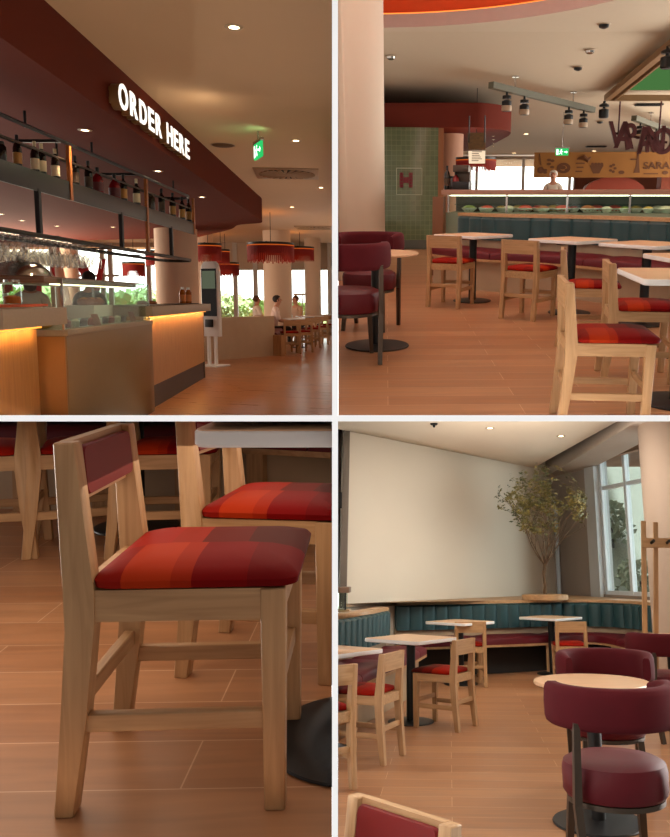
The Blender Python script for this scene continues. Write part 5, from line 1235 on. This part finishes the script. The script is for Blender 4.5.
def build_outside():
    gr = mat('garden lawn', (150, 176, 96), .9, var=.3, vscale=1)
    g1 = mat('light green leaves', (176, 196, 136), .8, var=.25, vscale=2); g2 = mat('grey green leaves', (146, 154, 138), .8, var=.25, vscale=2)
    R = BAR
    m = MB(); m.prism([(-30, 25.9), (4, 25.9), (4, 60), (-30, 60)], -.2, -.1); o = struct('ground_garden', m, gr, R)
    for i, (u, y, r, h) in enumerate(((14, 33, 1.2, 1.7), (46, 37, 1.5, 2.0), (116, 33, 1.1, 1.5), (143, 37, 1.2, 1.7), (226, 31, .9, 1.5), (248, 34, .9, 1.3), (297, 35, .9, 1.1), (-22, 38, 1.5, 2.0))):
        p = R.on(u, 300, y); shrub(R, (p.x, p.y, -.1), r, h, ['bushy garden tree behind the left end of the mirrored lettering', 'bushy garden tree outside, right of the person with tied-up hair', 'garden bush outside right of the mirrored lettering', 'second garden bush outside, left of the bar column', 'garden tree outside beside the kiosk', 'garden bush outside left of the big column', 'low garden bush outside between the two far columns', 'garden tree outside at the very left'][i], 'trees outside the bar windows', g1, i)
    R = HALL
    m = MB(); m.prism([(-4, 27.4), (14, 27.4), (14, 60), (-4, 60)], -.2, -.1); struct('ground_terrace', m, mat('pale terrace', (220, 214, 204), .8), R)
    R = LOUNGE
    # hillside beyond the lounge window
    rnd = random.Random(4); m = MB(); N = 30; o0 = R.on(622, 560, 44.0)
    hz_ = lambda x, y: o0.z-9+max(0, y-32.5)*.95+.6*math.sin(x*.6)*math.cos(y*.5)
    vs = []
    for i in range(N+1):
        for j in range(N+1):
            x = o0.x-14+30*i/N; y = 31.5+28*j/N; vs.append(m.b.verts.new((x, y, hz_(x, y)+rnd.gauss(0, .15))))
    for i in range(N):
        for j in range(N): k = i*(N+1)+j; m.b.faces.new((vs[k], vs[k+N+1], vs[k+N+2], vs[k+1]))
    struct('ground_hillside', m, mat('grey green hillside', (112, 118, 110), .95, var=.25, vscale=.5), R)
    for i in range(14):
        x = o0.x-6+(i % 5)*2.8+rnd.uniform(-.5, .5); y = 34+(i//5)*4.5+rnd.uniform(-1, 1); r = rnd.uniform(.95, 1.2)
        shrub(R, (x, y, hz_(x, y)-.1), r, r*2.3, 'grey green tree on the misty hillside outside the lounge window', 'trees on the hillside', g2, 30+i)

build_close(); build_lounge(); build_hall(); build_bar(); build_outside()

# ------------------------------------------------------------------ end everything cleanly at the dividing walls
def trim_to_room(R):
    O = CAM
    ku = ((GUT['l'] if R.left else GUT['r'])-PX)/FPX; kv = -((GUT['t'] if R.upper else GUT['b'])-PY)/FPX
    ps = [Vector((1, -ku, 0))*(1 if R.left else -1), Vector((0, kv, -1))*(1 if R.upper else -1)]   # positive = outside
    ps = [p.normalized() for p in ps]
    def do(o, W):
        if o.type == 'MESH' and len(o.data.vertices):
            I = W.inverted()
            co = [W @ v.co for v in o.data.vertices]
            for p in ps:
                d = [(c-O).dot(p) for c in co]
                if max(d) <= 1e-4: continue
                if min(d) >= -1e-4: return False
                b = bmesh.new(); b.from_mesh(o.data)
                pl = I @ O; no = (W.to_3x3().transposed() @ p).normalized()
                r = bmesh.ops.bisect_plane(b, geom=b.verts[:]+b.edges[:]+b.faces[:], plane_co=pl, plane_no=no, clear_outer=True, dist=1e-6)
                ed = [e for e in r['geom_cut'] if isinstance(e, bmesh.types.BMEdge) and e.is_boundary]
                if ed and len(b.faces) < 20000:
                    try: bmesh.ops.holes_fill(b, edges=ed, sides=0)
                    except Exception: pass
                me = o.data.copy(); b.to_mesh(me); b.free(); o.data = me
                if not len(me.polygons): return False
                co = [W @ v.co for v in me.vertices]
        return True
    for r in list(R.roots):
        W = r.matrix_world.copy(); alive = 0
        for c in list(r.children):
            a2 = 0
            for g in list(c.children):
                if do(g, W): a2 += 1
                else: bpy.data.objects.remove(g)
            if do(c, W): alive += 1
            elif a2 == 0: bpy.data.objects.remove(c)
            else: c.data = bpy.data.meshes.new(c.name); alive += 1
        if r.type == 'MESH':
            if not do(r, W): bpy.data.objects.remove(r)
        elif not alive: bpy.data.objects.remove(r)
for R_ in (BAR, HALL, CLOSE, LOUNGE): trim_to_room(R_)
